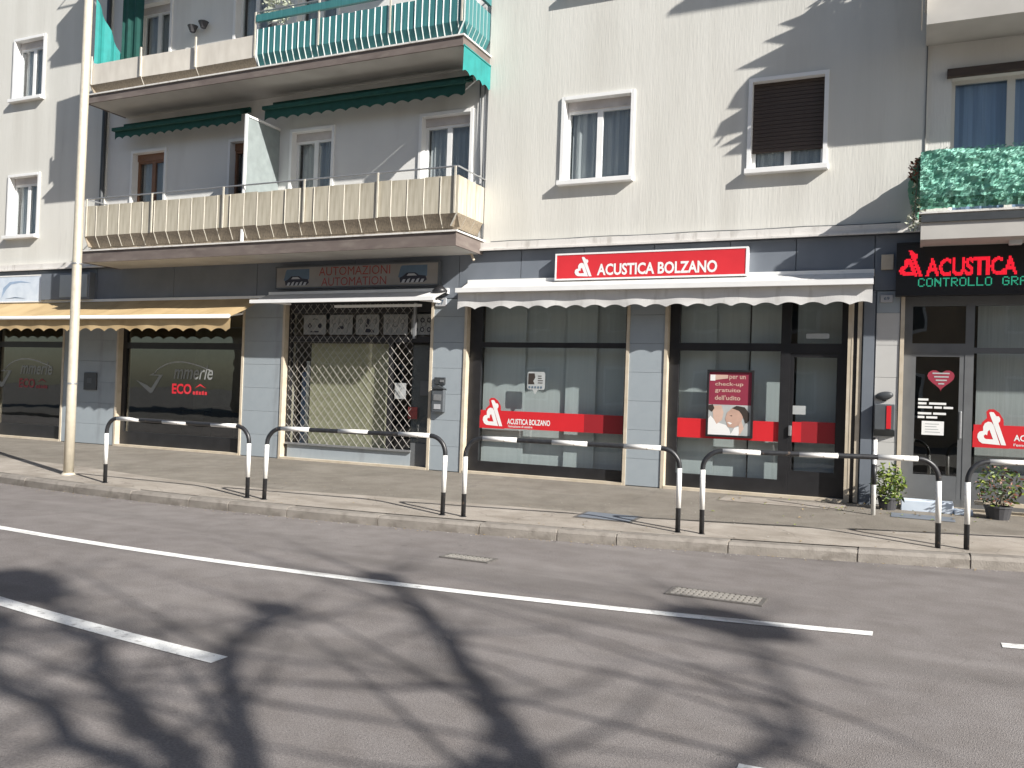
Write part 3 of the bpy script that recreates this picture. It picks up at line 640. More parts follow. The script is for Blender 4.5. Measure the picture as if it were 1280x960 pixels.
# upper left balcony
UB = balcony(-14.50, -6.36, .90, 6.715, 6.875, 'upper balcony with cream panels on the left and teal slats on the right')
slats(UB, -14.50, -10.45, .86, 1.35, 7.47, 7.08, 6.92, [cream_s, cream_s, brown_k], ends=(1,0), nm='railing_panel')
slats(UB, -10.42, -6.36, .86, .125, 7.56, 7.12, 6.90, [teal_s, teal_e, teal_s], ends=(0,1), edge=.014)
rail(UB, -10.45, -6.36, .86, 7.86, .014, [-10.45,-9.1,-7.7,-6.40], 7.1)
for px in (-14.45,-13.15,-11.8): obj('railing_post', MB().box(px-.014, px+.014, -.90, -.875, 7.08, 7.62), beige_e, UB)
box('handrail_board', -10.42, -6.36, -.90, -.84, 7.68, 7.80, teal_s, UB); box('handrail_board', -6.39, -6.335, -.84, -.02, 7.68, 7.80, teal_s, UB)
# second-storey balcony above, only its shadow reaches the picture
TB = balcony(-14.50, -6.36, .90, 9.60, 9.82, 'top left balcony with cream panels')
slats(TB, -14.50, -6.36, .86, .40, 10.4, 10.05, 9.88, [cream_s, cream_s, brown_k], nm='railing_panel'); rail(TB, -14.5, -6.36, .86, 10.75, .014)
# right balconies
RB = balcony(.06, 6.5, .69, 3.50, 3.83, 'lower right balcony wrapped in green netting', slab_m)
box('painted_gap', .045, 6.5, -.735, -.712, 3.70, 3.785, dark_box, RB)  # solid dark strip standing in for a shaded recess
rail(RB, .06, 6.5, .68, 4.50, .018, [.08,1.6,3.2], 3.83)
RU = balcony(.06, 6.5, .69, 6.16, 6.62, 'upper right balcony with pale slab edge', slab_m); slats(RU, .06, 6.5, .66, .4, 7.55, 7.0, 6.65, [cream_s, cream_s, cream_s], nm='railing_panel'); rail(RU, .06, 6.5, .66, 7.7)
RT = balcony(.06, 6.5, .69, 9.2, 9.5, 'top right balcony with cream panels'); slats(RT, .06, 6.5, .66, .4, 10.4, 10.0, 9.6, [cream_s, cream_s, cream_s], nm='railing_panel')
# frosted partition on the lower left balcony
pt = obj('partition_frame', MB().box(-10.62,-10.58,-.86,-.82,3.89,6.12).box(-10.618,-10.582,-.82,.03,6.08,6.118), white_p, LB)
obj('partition_panel', MB().box(-10.606,-10.594,-.82,.03,4.0,6.07), M('frosted_panel', (.25,.285,.285), .4), LB)
# cables and pole by the right end of the balcony
obj('wall_cable', MB().tube([(-6.50,.0,6.5),(-6.47,-.01,5.6),(-6.44,-.01,4.95)], .012, 6).tube([(-6.41,.0,6.5),(-6.40,-.01,5.6),(-6.37,-.015,4.5),(-6.37,-.01,3.9)], .012, 6), grey_box, AB)
obj('wall_cable', MB().tube([(-6.2+i*.4, -.02-.003*math.sin(i*2.1), 3.853+.006*math.sin(i*1.7)) for i in range(16)], .007, 5), grey_box, AB)
obj('downpipe', MB().tube([(-15.05,-.05,13),(-15.05,-.05,5.0),(-15.02,-.02,4.9)], .045, 10), dark_box, AB, smooth=True)
obj('gutter_pipe', MB().tube([(-6.62,-.06,3.68),(-6.50,-.10,3.66),(-6.45,-.10,3.55)], .022, 8), trim, AB)

# ------------------------------------------------------------------ awnings and cloths
def scallop(x0, x1, y, z1, z0, wl, amp, axis='x'):
    b = MB(); n = max(8, int((x1-x0)/wl*10))
    def P(u, z, off=0): return (u, y+off, z) if axis == 'x' else (y+off, u, z)
    for i in range(n):
        a, c = x0+(x1-x0)*i/n, x0+(x1-x0)*(i+1)/n
        f = lambda u: z0+amp*(abs(math.sin(math.pi*(u-x0)/wl))**.8)
        w = lambda u: .008*math.sin(u*9)
        b.face([P(a,z1),P(c,z1),P(c,f(c),w(c)),P(a,f(a),w(a))])
    return b
def awning(name, x0, x1, yw, zw, yf, zf, vz, wl, mats, label, amp=.05, arms=(), bar=.03, group=None, sq=True, sag=.0):
    t = thing(name, ((x0+x1)/2, yw, zw), label, 'awning', group); fab, brm = mats
    b = MB(); n = max(4, int((x1-x0)/.25)); m = 5
    def pt(i, k):
        xx = x0+(x1-x0)*i/n; s = k/m
        return (xx, yw+(yf-yw)*s, zw+(zf-zw)*s - sag*math.sin(math.pi*s)*(1+.3*math.sin(xx*3)))
    for i in range(n):
        for k in range(m): b.face([pt(i,k), pt(i+1,k), pt(i+1,k+1), pt(i,k+1)])
    obj('fabric', b, fab, t, smooth=True)
    if sq: obj('front_bar', MB().box(x0-.01, x1+.01, yf-bar*2, yf+.005, zf-bar*1.1, zf+bar*.9), brm, t)
    else: obj('front_bar', MB().tube([(x0-.01,yf-bar,zf),(x1+.01,yf-bar,zf)], bar, 10), brm, t, smooth=True)
    if vz: obj('valance', scallop(x0, x1, yf+.012, zf-bar*.8, vz, wl, amp), fab, t)
    obj('cassette', MB().box(x0, x1, yw-.02, yw+.035, zw-.05, zw+.04), brm, t)
    for ax in arms: obj('folding_arm', MB().tube([(ax, yw, zw-.12), (ax+.25, (yw+yf)/2, (zw+zf)/2-.12), (ax, yf, zf-.02)], .018, 6), brm, t)
    return t
awning('shop_awning', -6.56, -.50, -.06, 3.20, -.40, 3.03, 2.73, .305, (wht_a, white_p), 'long white scalloped awning under the red sign, almost fully retracted', arms=(-6.2,-.9), bar=.035)
awning('shop_awning', -10.62, -6.92, -.06, 3.08, -.50, 2.90, 0, .3, (wht_a, white_p), 'narrow white awning without valance under the faded grey sign', arms=(-10.2,-7.2), bar=.03)
awning('shop_awning', -26.0, -10.72, -.06, 3.02, -.92, 2.60, 2.34, .33, (yel_a, white_p), 'ochre yellow scalloped awning over the dark swoosh windows', arms=(-11.1,-14.4,-17.5), bar=.036, sq=False, sag=.03, amp=.06)
box('cassette_end', -9.0, -7.3, -.30, -.24, 2.80, 2.84, white_p, [o for o in bpy.data.objects if o.name == 'shop_awning.001'][0])
awning('balcony_awning', -14.42, -11.2, -.10, 6.50, -.33, 6.36, 6.17, .22, (green_a, green_a), 'dark green rolled awning under the upper balcony, left of the frosted partition', bar=.03, group='dark green awnings under the upper balcony')
awning('balcony_awning', -10.66, -6.60, -.10, 6.52, -.33, 6.38, 6.16, .25, (green_a, green_a), 'dark green rolled awning under the upper balcony, right of the frosted partition', bar=.03, group='dark green awnings under the upper balcony')
t = thing('side_valance', (-6.33, -.45, 6.6), 'bright teal scalloped cloth strip hanging at the right end of the upper balcony', 'awning cloth')
obj('cloth', scallop(-.93, -.005, -6.315, 6.712, 6.30, .22, .05, 'y'), teal_a, t); obj('hem_bar', MB().tube([(-6.315,-.93,6.70),(-6.315,-.02,6.70)], .015, 6), teal_a, t)
t = thing('balcony_curtain', (-14.4, -.4, 7.3), 'teal awning cloth hanging down at the left end of the upper balcony', 'curtain')
cb = MB()
for i in range(14):
    ya, yc = -.86+.8*i/14, -.86+.8*(i+1)/14
    xa, xc = -14.42+.03*math.sin(i*1.3), -14.42+.03*math.sin((i+1)*1.3)
    t0 = i/14; t1 = (i+1)/14; cb.face([(xa,ya,7.5),(xc,yc,7.5),(xc,yc,8.75-1.15*t1),(xa,ya,8.75-1.15*t0)])  # top slanted to the shape of the sunlit triangle, shaded part left out
obj('cloth', cb, teal_a, t, smooth=True)
cb = MB()
for i in range(10):
    xa, xc = -14.36+.06*i, -14.36+.06*(i+1)
    cb.face([(xa,-.30+.02*math.sin(i*1.7),7.3),(xc,-.30+.02*math.sin(i*1.7+1.7),7.3),(xc,-.30+.02*math.sin(i*1.7+1.7),9.3),(xa,-.30+.02*math.sin(i*1.7),9.3)])
obj('inner_cloth', cb, green_a, t)
awning('balcony_awning', .48, 6.4, .0, 10.28, -1.5, 9.80, 9.64, .3, (wht_a, white_p), 'extended pale awning above the upper right balcony', bar=.03)

# ------------------------------------------------------------------ signs
def signbox(name, x0, x1, z0, z1, face, rim, label, dep=.15):
    t = thing(name, ((x0+x1)/2, 0, z0), label, 'sign')
    box('sign_box', x0, x1, -dep+.012, -.024, z0, z1, rim, t)
    m = MB(); r = .025
    m.box(x0, x1, -dep, -dep+.0115, z1-r, z1).box(x0, x1, -dep, -dep+.0115, z0, z0+r).box(x0, x0+r, -dep, -dep+.0115, z0+r, z1-r).box(x1-r, x1, -dep, -dep+.0115, z0+r, z1-r)
    obj('sign_rim', m, rim, t)
    obj('sign_face', MB().face([(x0+r,-dep+.006,z0+r),(x1-r,-dep+.006,z0+r),(x1-r,-dep+.006,z1-r),(x0+r,-dep+.006,z1-r)]), face, t)
    return t
t = signbox('shop_sign', -5.02, -2.13, 3.185, 3.595, red_m, white_pl, 'red sign with white emblem reading ACUSTICA BOLZANO above the white awning')
emblem(-4.70, 3.235, .28, .30, -.147, white_pl, t); text('lettering', 'ACUSTICA BOLZANO', -4.34, -2.55, 3.245, 3.42, -.147, white_pl, t, .03)
t = signbox('shop_sign', -10.45, -7.07, 3.165, 3.565, sign_g, grey_box, 'faded grey sign reading AUTOMAZIONI AUTOMATION under the balcony', .12)
text('lettering', 'AUTOMAZIONI', -9.49, -8.02, 3.38, 3.53, -.117, ink_r, t); text('lettering', 'AUTOMATION', -9.43, -8.09, 3.20, 3.345, -.117, ink_r, t)
for xa in (-10.26, -7.86):
    flat('picture', [[(0,.35),(.08,.9),(.12,1),(1,1),(1,.4),(.9,.28),(.2,.28)]], xa, 3.21, .56, .30, -.1150, ink_b, t)
    flat('picture', [[(.08,.1),(.9,.1),(1,.25),(.95,.5),(.72,.55),(.6,.72),(.3,.72),(.16,.5),(.05,.4)]], xa, 3.20, .56, .26, -.1160, ink, t)
    flat('picture', [[(.3,.52),(.36,.66),(.56,.66),(.66,.52)]], xa, 3.20, .56, .26, -.1168, tile_w, t)
    flat('picture', [[(.12+q*.16,.08),(.22+q*.16,.08),(.27+q*.16,.30+.06*(q%2)),(.18+q*.16,.30)] for q in range(5)], xa, 3.20, .56, .26, -.1172, tile_w, t)
t = signbox('led_sign', -.235, 3.0, 2.87, 3.56, led_bg, led_bg, 'black LED sign with glowing red ACUSTICA and green CONTROLLO letters', .15)
emblem(-.20, 3.12, .28, .34, -.147, led_r, t); text('lettering', 'ACUSTICA', .11, 1.14, 3.11, 3.345, -.147, led_r, t, .035)
text('lettering', 'CONTROLLO', .03, .82, 2.975, 3.08, -.147, led_g, t); text('lettering', 'GRATUITO', .93, 1.63, 2.975, 3.08, -.147, led_g, t)
LED5 = {'C':'01110 10001 10000 10000 10000 10001 01110','O':'01110 10001 10001 10001 10001 10001 01110','N':'10001 11001 11101 10111 10011 10001 10001','T':'11111 00100 00100 00100 00100 00100 00100','R':'11110 10001 10001 11110 10100 10010 10001','L':'10000 10000 10000 10000 10000 10000 11111','G':'01110 10001 10000 10111 10001 10001 01110','A':'01110 10001 10001 11111 10001 10001 10001','U':'10001 10001 10001 10001 10001 10001 01110','I':'01110 00100 00100 00100 00100 00100 01110',' ':'00000 00000 00000 00000 00000 00000 00000'}
def dots(name, cells, p, y, mat, par, fill=.82):
    b = MB(); h = p*fill/2
    for cx, cz in cells: b.face([(cx-h,y,cz-h),(cx+h,y,cz-h),(cx+h,y,cz+h),(cx-h,y,cz+h)])
    return obj(name, b, mat, par, kind='stuff')
def raster(o, p):
    me = o.data; wo = ORG[o.name]; me.calc_loop_triangles(); cells = []; seen = set()
    V = [(v.co.x+wo.x, v.co.z+wo.z) for v in me.vertices]
    for t_ in me.loop_triangles:
        A, B, C = (V[i] for i in t_.vertices); d = (B[0]-A[0])*(C[1]-A[1])-(C[0]-A[0])*(B[1]-A[1])
        if abs(d) < 1e-9: continue
        for i in range(int(min(A[0],B[0],C[0])/p)-1, int(max(A[0],B[0],C[0])/p)+2):
            for k in range(int(min(A[1],B[1],C[1])/p)-1, int(max(A[1],B[1],C[1])/p)+2):
                x_, z_ = (i+.5)*p, (k+.5)*p
                u = ((B[0]-x_)*(C[1]-z_)-(C[0]-x_)*(B[1]-z_))/d; v = ((C[0]-x_)*(A[1]-z_)-(A[0]-x_)*(C[1]-z_))/d
                if u >= -1e-6 and v >= -1e-6 and u+v <= 1+1e-6 and (i, k) not in seen: seen.add((i, k)); cells.append((x_, z_))
    return cells
for o in [c for c in t.children if c.name.startswith(('lettering', 'emblem'))]:
    if o.data.materials[0] == led_r:
        nm = o.name.split('.')[0]; c = raster(o, .0155); bpy.data.objects.remove(o); dots(nm, c, .0155, -.147, led_r, t, .9)
    else: bpy.data.objects.remove(o)
cells = []; p_ = .0158
for n_, ch in enumerate('CONTROLLO GRATUITO'):
    for r_, row in enumerate(LED5[ch].split()):
        for c_, q in enumerate(row):
            if q == '1': cells.append((.035+n_*p_*6+c_*p_, 3.085-r_*p_))
dots('lettering', cells, p_, -.147, led_g, t, .9)

t = signbox('shop_sign', -22.0, -16.62, 3.02, 3.60, stone_w, white_pl, 'pale shop sign with a blue swoosh above the left end of the yellow awning', .12)
flat('swoosh', [[(0,0),(.05,.6),(.25,.95),(.6,1),(.95,.85),(.6,.9),(.3,.8),(.15,.5)]], -17.9, 3.12, 1.0, .36, -.116, M('pale_blue_ink', (.30,.40,.55), .5), t)
flat('swoosh', [[(0,0),(.5,.12),(1,.0),(.5,.04)]], -17.8, 3.10, .7, .3, -.116, ink_b, t)
t = thing('air_vent_box', (-15.9, -.1, 3.05), 'dark grey wall box above the yellow awning beside the pale sign', 'box')
box('casing', -16.6, -15.15, -.16, -.024, 3.06, 3.60, clad_d, t); box('cover', -16.0, -15.2, -.18, -.161, 3.10, 3.56, clad, t)

# poster
t = thing('poster', (-2.36, .10, .92), 'framed burgundy poster with a photo of a smiling couple in the shop window', 'poster')
px0, px1, pz0, pz1 = -2.69, -2.03, .915, 1.875
m = MB(); m.box(px0, px0+.03, .085, .112, pz0, pz1).box(px1-.03, px1, .085, .112, pz0, pz1).box(px0+.03, px1-.03, .085, .112, pz0, pz0+.03).box(px0+.03, px1-.03, .085, .112, pz1-.03, pz1)
obj('poster_frame', m, blackf, t)
W_, H2 = px1-px0-.06, pz1-pz0-.06
def pr(name, pts, y, mat): return flat(name, [pts], px0+.03, pz0+.03, W_, H2, y, mat, t)
pr('print', [(0,.48),(1,.48),(1,1),(0,1)], .105, burg); pr('print', [(0,0),(1,0),(1,.48),(0,.48)], .105, pr_grey)
pr('print', [(.02,.86),(.44,.90),(.44,.955),(.02,.955)], .1035, skin2); pr('print', [(.02,.86),(.14,.86),(.14,.955),(.02,.955)], .1032, white_pl)
for s_, a_, b_, zz in (('per un', .47, .85, .87), ('check-up', .14, .80, .765), ('gratuito', .14, .74, .665), ("dell'udito", .14, .74, .555)):
    text('lettering', s_, px0+.03+a_*W_, px0+.03+b_*W_, pz0+.03+zz*H2, pz0+.03+(zz+.075)*H2, .1035, skin2, t, .012)
pr('print', [(0,0),(.55,0),(.5,.10),(.42,.16),(.2,.2),(.05,.3),(0,.25)], .1038, white_pl)
pr('print', [(.12,.46),(.3,.47),(.36,.36),(.33,.24),(.2,.17),(.12,.26),(.1,.38)], .1034, skin2)
pr('print', [(0,.47),(.1,.48),(.14,.42),(.08,.36),(0,.4)], .1030, hair_p)
pr('print', [(.40,.26),(.44,.36),(.56,.43),(.74,.42),(.82,.30),(.76,.18),(.60,.12),(.47,.13)], .1030, skin1)
pr('print', [(.55,.43),(.66,.47),(.85,.45),(.96,.36),(.96,.24),(.88,.18),(.84,.26),(.78,.34),(.72,.39)], .1026, hair_p)
pr('print', [(.45,.2),(.52,.17),(.57,.19),(.5,.21)], .1024, white_pl); pr('print', [(.5,.31),(.56,.32),(.56,.30)], .1024, hair_p)
pr('print', [(.52,0),(.72,.0),(.78,.16),(.62,.12)], .1022, white_pl); pr('print', [(.72,0),(1,0),(1,.18),(.88,.2)], .1020, pr_grey)
pr('print', [(.74,.0),(.84,.12),(.78,.24),(.72,.17)], .1018, skin2)

# ------------------------------------------------------------------ wall fittings
t = thing('wall_mailbox', (-7.03, 0, 1.08), 'dark metal letterbox with small nameplate above it on the narrow pillar', 'letterbox')
box('body', -7.14, -6.92, -.10, -.018, 1.09, 1.47, grey_box, t, bev=.01); b = MB()
b.v += [(-7.16,-.12,1.47),(-6.90,-.12,1.47),(-7.03,-.12,1.53),(-7.16,-.018,1.47),(-6.90,-.018,1.47),(-7.03,-.018,1.53)]; b.f += [(0,1,2),(3,5,4),(0,2,5,3),(1,4,5,2),(0,3,4,1)]; b.m += [0]*5
obj('lid', b, dark_box, t); box('slot_plate', -7.10, -6.96, -.108, -.099, 1.28, 1.38, steel, t); box('name_label', -7.09, -6.97, -.106, -.099, 1.14, 1.22, tile_w, t)
box('intercom_plate', -7.13, -6.93, -.05, -.018, 1.545, 1.66, dark_box, t, bev=.006); box('intercom_button', -7.02, -6.95, -.06, -.05, 1.58, 1.62, steel, t)
def plate(x0, x1, z0, z1, s, label):
    t = thing('house_number', ((x0+x1)/2, 0, z0), label, 'house number'); box('tile', x0, x1, -.045, -.018, z0, z1, tile_w, t, bev=.004)
    text('lettering', s, x0+.04, x1-.04, z0+.03, z1-.03, -.047, ink_b, t, .02)
plate(-7.165, -6.965, 2.825, 2.965, '67', 'small pale house number tile 67 on the pillar between the two white awnings')
plate(-.415, -.265, 2.80, 2.90, '69', 'small pale house number tile 69 below the LED sign')
t = thing('wall_ornament', (-7.06, -.1, 3.0), 'small black wall ornament above the number 67 tile', 'lamp')  # plain black ornament by the awning, its lamp form is made up
obj('ornament_body', MB().lathe((-7.04,-.12,2.98), [(.02,0),(.10,.03),(.13,.09),(.08,.14),(.03,.18)], 12), blackf, t, smooth=True); obj('bracket', MB().tube([(-7.04,-.02,3.12),(-7.04,-.12,3.15)], .015, 6), blackf, t)
t = thing('wall_plate', (-.33, 0, 3.23), 'blank beige plate at the left end of the LED sign', 'plate'); box('plate', -.42, -.27, -.06, -.024, 3.23, 3.43, trim, t, bev=.005)
t = thing('wall_letterbox', (-.32, 0, 1.08), 'dark grey wall box with a vertical red strip beside the grey shop door', 'letterbox')
box('body', -.45, -.20, -.13, -.018, 1.12, 1.46, grey_box, t, bev=.012); box('red_strip', -.30, -.245, -.136, -.129, 1.14, 1.44, red_st, t)
b = MB(); b.v += [(-.45,-.125,1.12),(-.2,-.125,1.12),(-.2,-.02,1.04),(-.45,-.02,1.04),(-.45,-.02,1.118),(-.2,-.02,1.118)]; b.f += [(0,1,2,3),(0,4,5,1),(0,3,4),(1,5,2)]; b.m += [0]*4; obj('underside', b, dark_box, t)
t = thing('oval_lamp', (-.33, -.02, 1.54), 'small black oval wall fitting on the sunlit pillar above the grey box', 'lamp')
b = MB(); n = 20
for k, (s_, yy) in enumerate(((1,-.018),(1,-.05),(.7,-.075))):
    for i in range(n): b.v.append((-.335+.11*s_*math.cos(2*math.pi*i/n), yy, 1.57+.055*s_*math.sin(2*math.pi*i/n)+.12*.11*math.cos(2*math.pi*i/n)))
for k in range(2):
    for i in range(n): b.f.append((k*n+i, k*n+(i+1)%n, (k+1)*n+(i+1)%n, (k+1)*n+i)); b.m.append(0)
b.f.append(tuple(2*n+i for i in range(n))); b.m.append(0); obj('shade', b, dark_box, t, smooth=True); box('mount', -.36, -.31, -.03, -.012, 1.50, 1.62, dark_box, t)
t = thing('spotlight', (1.08, -.3, 3.5), 'small white spotlight on a short arm in front of the LED sign', 'lamp')
box('lamp_head', 1.02, 1.16, -.38, -.28, 3.45, 3.53, lamp_w, t, bev=.01); obj('arm', MB().tube([(1.0,-.14,3.57),(.98,-.3,3.55),(1.03,-.33,3.50)], .01, 6), steel, t)
t = thing('wall_panel', (-15.15, 0, 1.22), 'dark square plate on the pillar left of the ECO window', 'plate'); box('plate', -15.34, -14.98, -.05, -.018, 1.22, 1.57, dark_box, t, bev=.006); box('plate_label', -15.24, -15.10, -.054, -.050, 1.36, 1.46, grey_box, t)
for x_, z_ in ((-12.72, 8.16), (-12.45, 8.2)):
    t = thing('hanging_pot', (x_, -.1, z_), 'small dark flower pot hanging on the wall, ' + ('nearer the upper balcony door' if x_ < -12.6 else 'farther from the upper balcony door'), 'flower pot', 'wall pots above the upper balcony')
    obj('pot', MB().lathe((x_,-.08,z_), [(.05,0),(.09,.1),(.1,.12)], 10), pot_m, t)

# ------------------------------------------------------------------ barriers
def barrier(xl, xr, label):
    t = thing('pedestrian_barrier', ((xl+xr)/2, yb((xl+xr)/2), 0), label, 'barrier', 'black and white barriers along the kerb')
    yl, yr = yb(xl), yb(xr); D = Vector((xr-xl, yr-yl, 0)); L = D.length; D.normalize(); O = Vector((xl, yl, 0))
    R_ = .20; H = .90; r = .0265
    lean = Vector((random.uniform(-.012,.012), random.uniform(-.02,.02), 0))
    def P(s, z): p = O+D*s+lean*z; return (p.x, p.y, z+.006*math.sin(s*1.3+xl)*(z > .8))
    path = [P(0, -.02), P(0, H-R_)]+[P(R_-R_*math.cos(a), H-R_+R_*math.sin(a)) for a in [math.pi/2*i/8 for i in range(1, 9)]]
    path += [P(L-R_, H)]+[P(L-R_+R_*math.sin(a), H-R_+R_*math.cos(a)) for a in [math.pi/2*i/8 for i in range(1, 9)]]+[P(L, -.02)]
    obj('tube', MB().tube(path, r, 12), blk_p, t, smooth=True)
    e = .0012
    for s_ in (0, L): obj('white_band', MB().tube([P(s_, .27), P(s_, .69)], r+e, 12), wht_p, t, smooth=True)
    span = L-2*R_; w_ = span/5
    for i in (0, 2, 4): obj('white_band', MB().tube([P(R_+i*w_, H), P(R_+(i+1)*w_, H)], r+e, 12), wht_p, t, smooth=True)
    for s_ in (0, L):
        p = P(s_, 0); obj('foot_collar', MB().lathe((p[0],p[1],-.005), [(.045,0),(.045,.018),(.03,.022)], 12), blk_p, t)
barrier(-10.007, -7.49, 'black and white striped barrier in front of the dark ECO window')
barrier(-7.231, -4.826, 'black and white striped barrier in front of the closed lattice grille shop')
barrier(-4.574, -2.221, 'black and white striped barrier in front of the red band window, middle of the row')
barrier(-1.978, .271, 'black and white striped barrier in front of the poster window and door')
barrier(.531, 2.8, 'black and white striped barrier before the dull bush at the right edge')
# bollard
bx, by = -.40, -.90
t = thing('bollard', (bx, by, zp(bx,by)), 'single black and white striped post standing beside the yellow-green bush', 'bollard')
z0 = zp(bx, by)
obj('post', MB().tube([(bx,by,z0-.02),(bx,by,1.02)], .026, 12), wht_p, t, smooth=True); obj('black_band', MB().tube([(bx,by,z0+.37),(bx,by,z0+.62)], .0273, 12), blk_p, t, smooth=True)
obj('post_cap', MB().lathe((bx,by,1.02), [(.028,0),(.026,.015),(.012,.026)], 12), blk_p, t, smooth=True)
# tall pole
px_, py_ = -11.159, -3.614
t = thing('tall_pole', (px_, py_, 0), 'tall pale metal pole rising from the kerb at the left', 'pole')
obj('shaft', MB().tube([(px_,py_,-.02),(px_,py_,1.2),(px_-.005,py_,4),(px_+.02,py_,9.5)], [.072,.068,.064,.055], 18), pole_m, t, smooth=True)
obj('base_collar', MB().lathe((px_,py_,0), [(.10,0),(.10,.02),(.08,.05)], 16), pole_m, t); obj('strap', MB().tube([(px_,py_,1.34),(px_,py_,1.365)], .0715, 16), steel, t); obj('strap', MB().tube([(px_,py_,3.1),(px_,py_,3.12)], .071, 16), steel, t)
obj('lamp_head', MB().tube([(px_+.02,py_,9.45),(px_+.1,py_-.8,9.6),(px_+.1,py_-1.5,9.62)], [.05,.05,.08], 10), pole_m, t)

# ------------------------------------------------------------------ plants, step
def leaves(b, c, rad, n, size, m=(0,), flat_=.8):
    for _ in range(n):
        while True:
            p = Vector((random.uniform(-1,1), random.uniform(-1,1), random.uniform(-1,1)))
            if .2 < p.length < 1: break
        q = Vector(c)+Vector((p.x*rad[0], p.y*rad[1], p.z*rad[2])); s_ = size*random.uniform(.6, 1.3)
        u = Vector((random.gauss(0,1), random.gauss(0,1), random.gauss(0,.6))).normalized(); v = u.cross(Vector((random.gauss(0,1), random.gauss(0,1), random.gauss(0,1)))).normalized()
        b.face([q-u*s_, q-v*s_*.4, q+u*s_, q+v*s_*.4], random.choice(m))
def bush(name, c, rad, n, size, mats, pot, label, cat='plant'):
    z0 = zp(c[0], c[1])
    t = thing(name, (c[0], c[1], z0), label, cat)
    b = MB(); leaves(b, c, rad, n, size, list(range(len(mats)))); obj('foliage', b, mats, t)
    st_ = MB()
    for i in range(7): st_.tube([(c[0]+random.uniform(-.04,.04), c[1]+random.uniform(-.03,.03), z0+.18), (c[0]+random.uniform(-.7,.7)*rad[0], c[1]+random.uniform(-.7,.7)*rad[1], c[2]+random.uniform(-.3,.5)*rad[2])], [.008,.004], 5)
    obj('stems', st_, bark, t)
    obj('pot', MB().lathe((c[0],c[1],z0-.004), [(pot*.8,0),(pot,.13),(pot*1.06,.14),(pot*1.06,.16),(pot*.9,.16),(pot*.88,.13)], 16), pot_m, t)
    return t
bush('potted_bush', (-.25,-.33,.43), (.22,.19,.29), 460, .04, [leaf_g, leaf_g, leaf_d], .12, 'yellow-green leafy bush in a dark pot left of the pale step')
bush('potted_bush', (.98,-.38,.50), (.28,.22,.27), 420, .034, [leaf_d, leaf_d, leaf_r, leaf_g], .15, 'dull grey-green and reddish bush in a dark pot behind the last barrier')
t = thing('door_step', (.2, -.2, .1), 'pale blue-white stone step at the foot of the grey shop door', 'step')
box('slab', -.10, .50, -.30, -.04, .10, .255, stone_w, t, bev=.012); box('slab', .505, .72, -.31, -.04, .10, .17, stone_w, t, bev=.01)
# fallen leaves
b = MB()
for _ in range(90):
    x_ = random.uniform(-2.4, 1.6); y_ = random.uniform(-.9, -.02) if random.random() < .75 else random.uniform(-2.2,-.9)
    s_ = random.uniform(.012,.03); a = random.uniform(0, 6.28); z_ = zp(x_,y_)+.012
    b.face([(x_+s_*math.cos(a), y_+s_*math.sin(a), z_), (x_+s_*.5*math.cos(a+1.6), y_+s_*.5*math.sin(a+1.6), z_+.01), (x_-s_*math.cos(a), y_-s_*math.sin(a), z_), (x_+s_*.5*math.cos(a-1.6), y_+s_*.5*math.sin(a-1.6), z_+.006)], random.choice((0,1)))
for _ in range(520):
    x_ = random.uniform(-12, 2); g_ = random.random()
    y_ = yk(x_)-abs(random.gauss(0,.10))-.012 if g_ < .55 else yk(x_)+.2+random.random()**2*3
    if y_ > -.05: continue
    s_ = random.uniform(.006,.02); a = random.uniform(0, 6.28); z_ = (ZR+.006) if y_ < yk(x_) else zp(x_,y_)+.007
    b.face([(x_+s_*math.cos(a+q*1.57)*(1 if q%2 else .6), y_+s_*math.sin(a+q*1.57)*(1 if q%2 else .6), z_+.004*(q%2)) for q in range(4)], random.choice((0,0,2,2,3)))
obj('fallen_leaves', b, [M('dry_leaf', (.34,.25,.12), .8), leaf_g, M('pale_litter', (.45,.43,.39), .8), M('dark_litter', (.06,.05,.04), .8)], kind='stuff')
# green netting on the lower right balcony
t = thing('green_netting', (2.0, -.72, 3.84), 'crumpled green netting wrapped around the lower right balcony railing', 'netting')
b = MB(); nx, nz = 120, 22
def gp(i, k):
    x_ = .02+3.6*i/nx; z_ = 3.86+.70*k/nz
    n_ = noise.noise(Vector((x_*3, z_*7, 0))); y_ = -.735-.05*math.sin(k/nz*3.1)-.045*n_-.03*noise.noise(Vector((x_*12, z_*22, 3)))+random.uniform(-.008,.008)
    return (x_+random.uniform(-.006,.006), y_, z_+random.uniform(-.006,.006)+.02*math.sin(x_*5)*(k/nz))
G = [[gp(i,k) for k in range(nz+1)] for i in range(nx+1)]
for i in range(nx):
    for k in range(nz): b.face([G[i][k], G[i+1][k], G[i+1][k+1], G[i][k+1]], 1 if k < 4 and random.random() < .75 else (1 if random.random() < .03 else 0))
for _ in range(6500):
    x_ = random.uniform(.0, 3.6); z_ = random.uniform(3.90, 4.57); i_ = min(nx-1, int(x_/3.6*nx)); k_ = max(0, min(nz-1, int((z_-3.86)/.70*nz))); y_ = G[i_][k_][1]-random.uniform(.002,.02)
    a = random.gauss(.45,.4); l = random.uniform(.012,.034)
    b.face([(x_,y_,z_),(x_+l*math.cos(a),y_-.01,z_+l*math.sin(a)),(x_+l*math.cos(a)-.003,y_-.012,z_+l*math.sin(a)+.006),(x_-.003,y_,z_+.006)], random.choice((0,0,0,1)))
obj('front_sheet', b, [ivy1, ivy2], t)
b = MB()
for i in range(20):
    for k in range(16):
        f = lambda i, k: (.03-.14*math.sin(math.pi*i/20)*math.sin(math.pi*(k+2)/20)+.015*math.sin(i*2+k), -.73+.7*i/20, 3.86+.68*k/16)
        b.face([f(i,k), f(i,k+1), f(i+1,k+1), f(i+1,k)])
obj('end_sheet', b, ivy2, t)
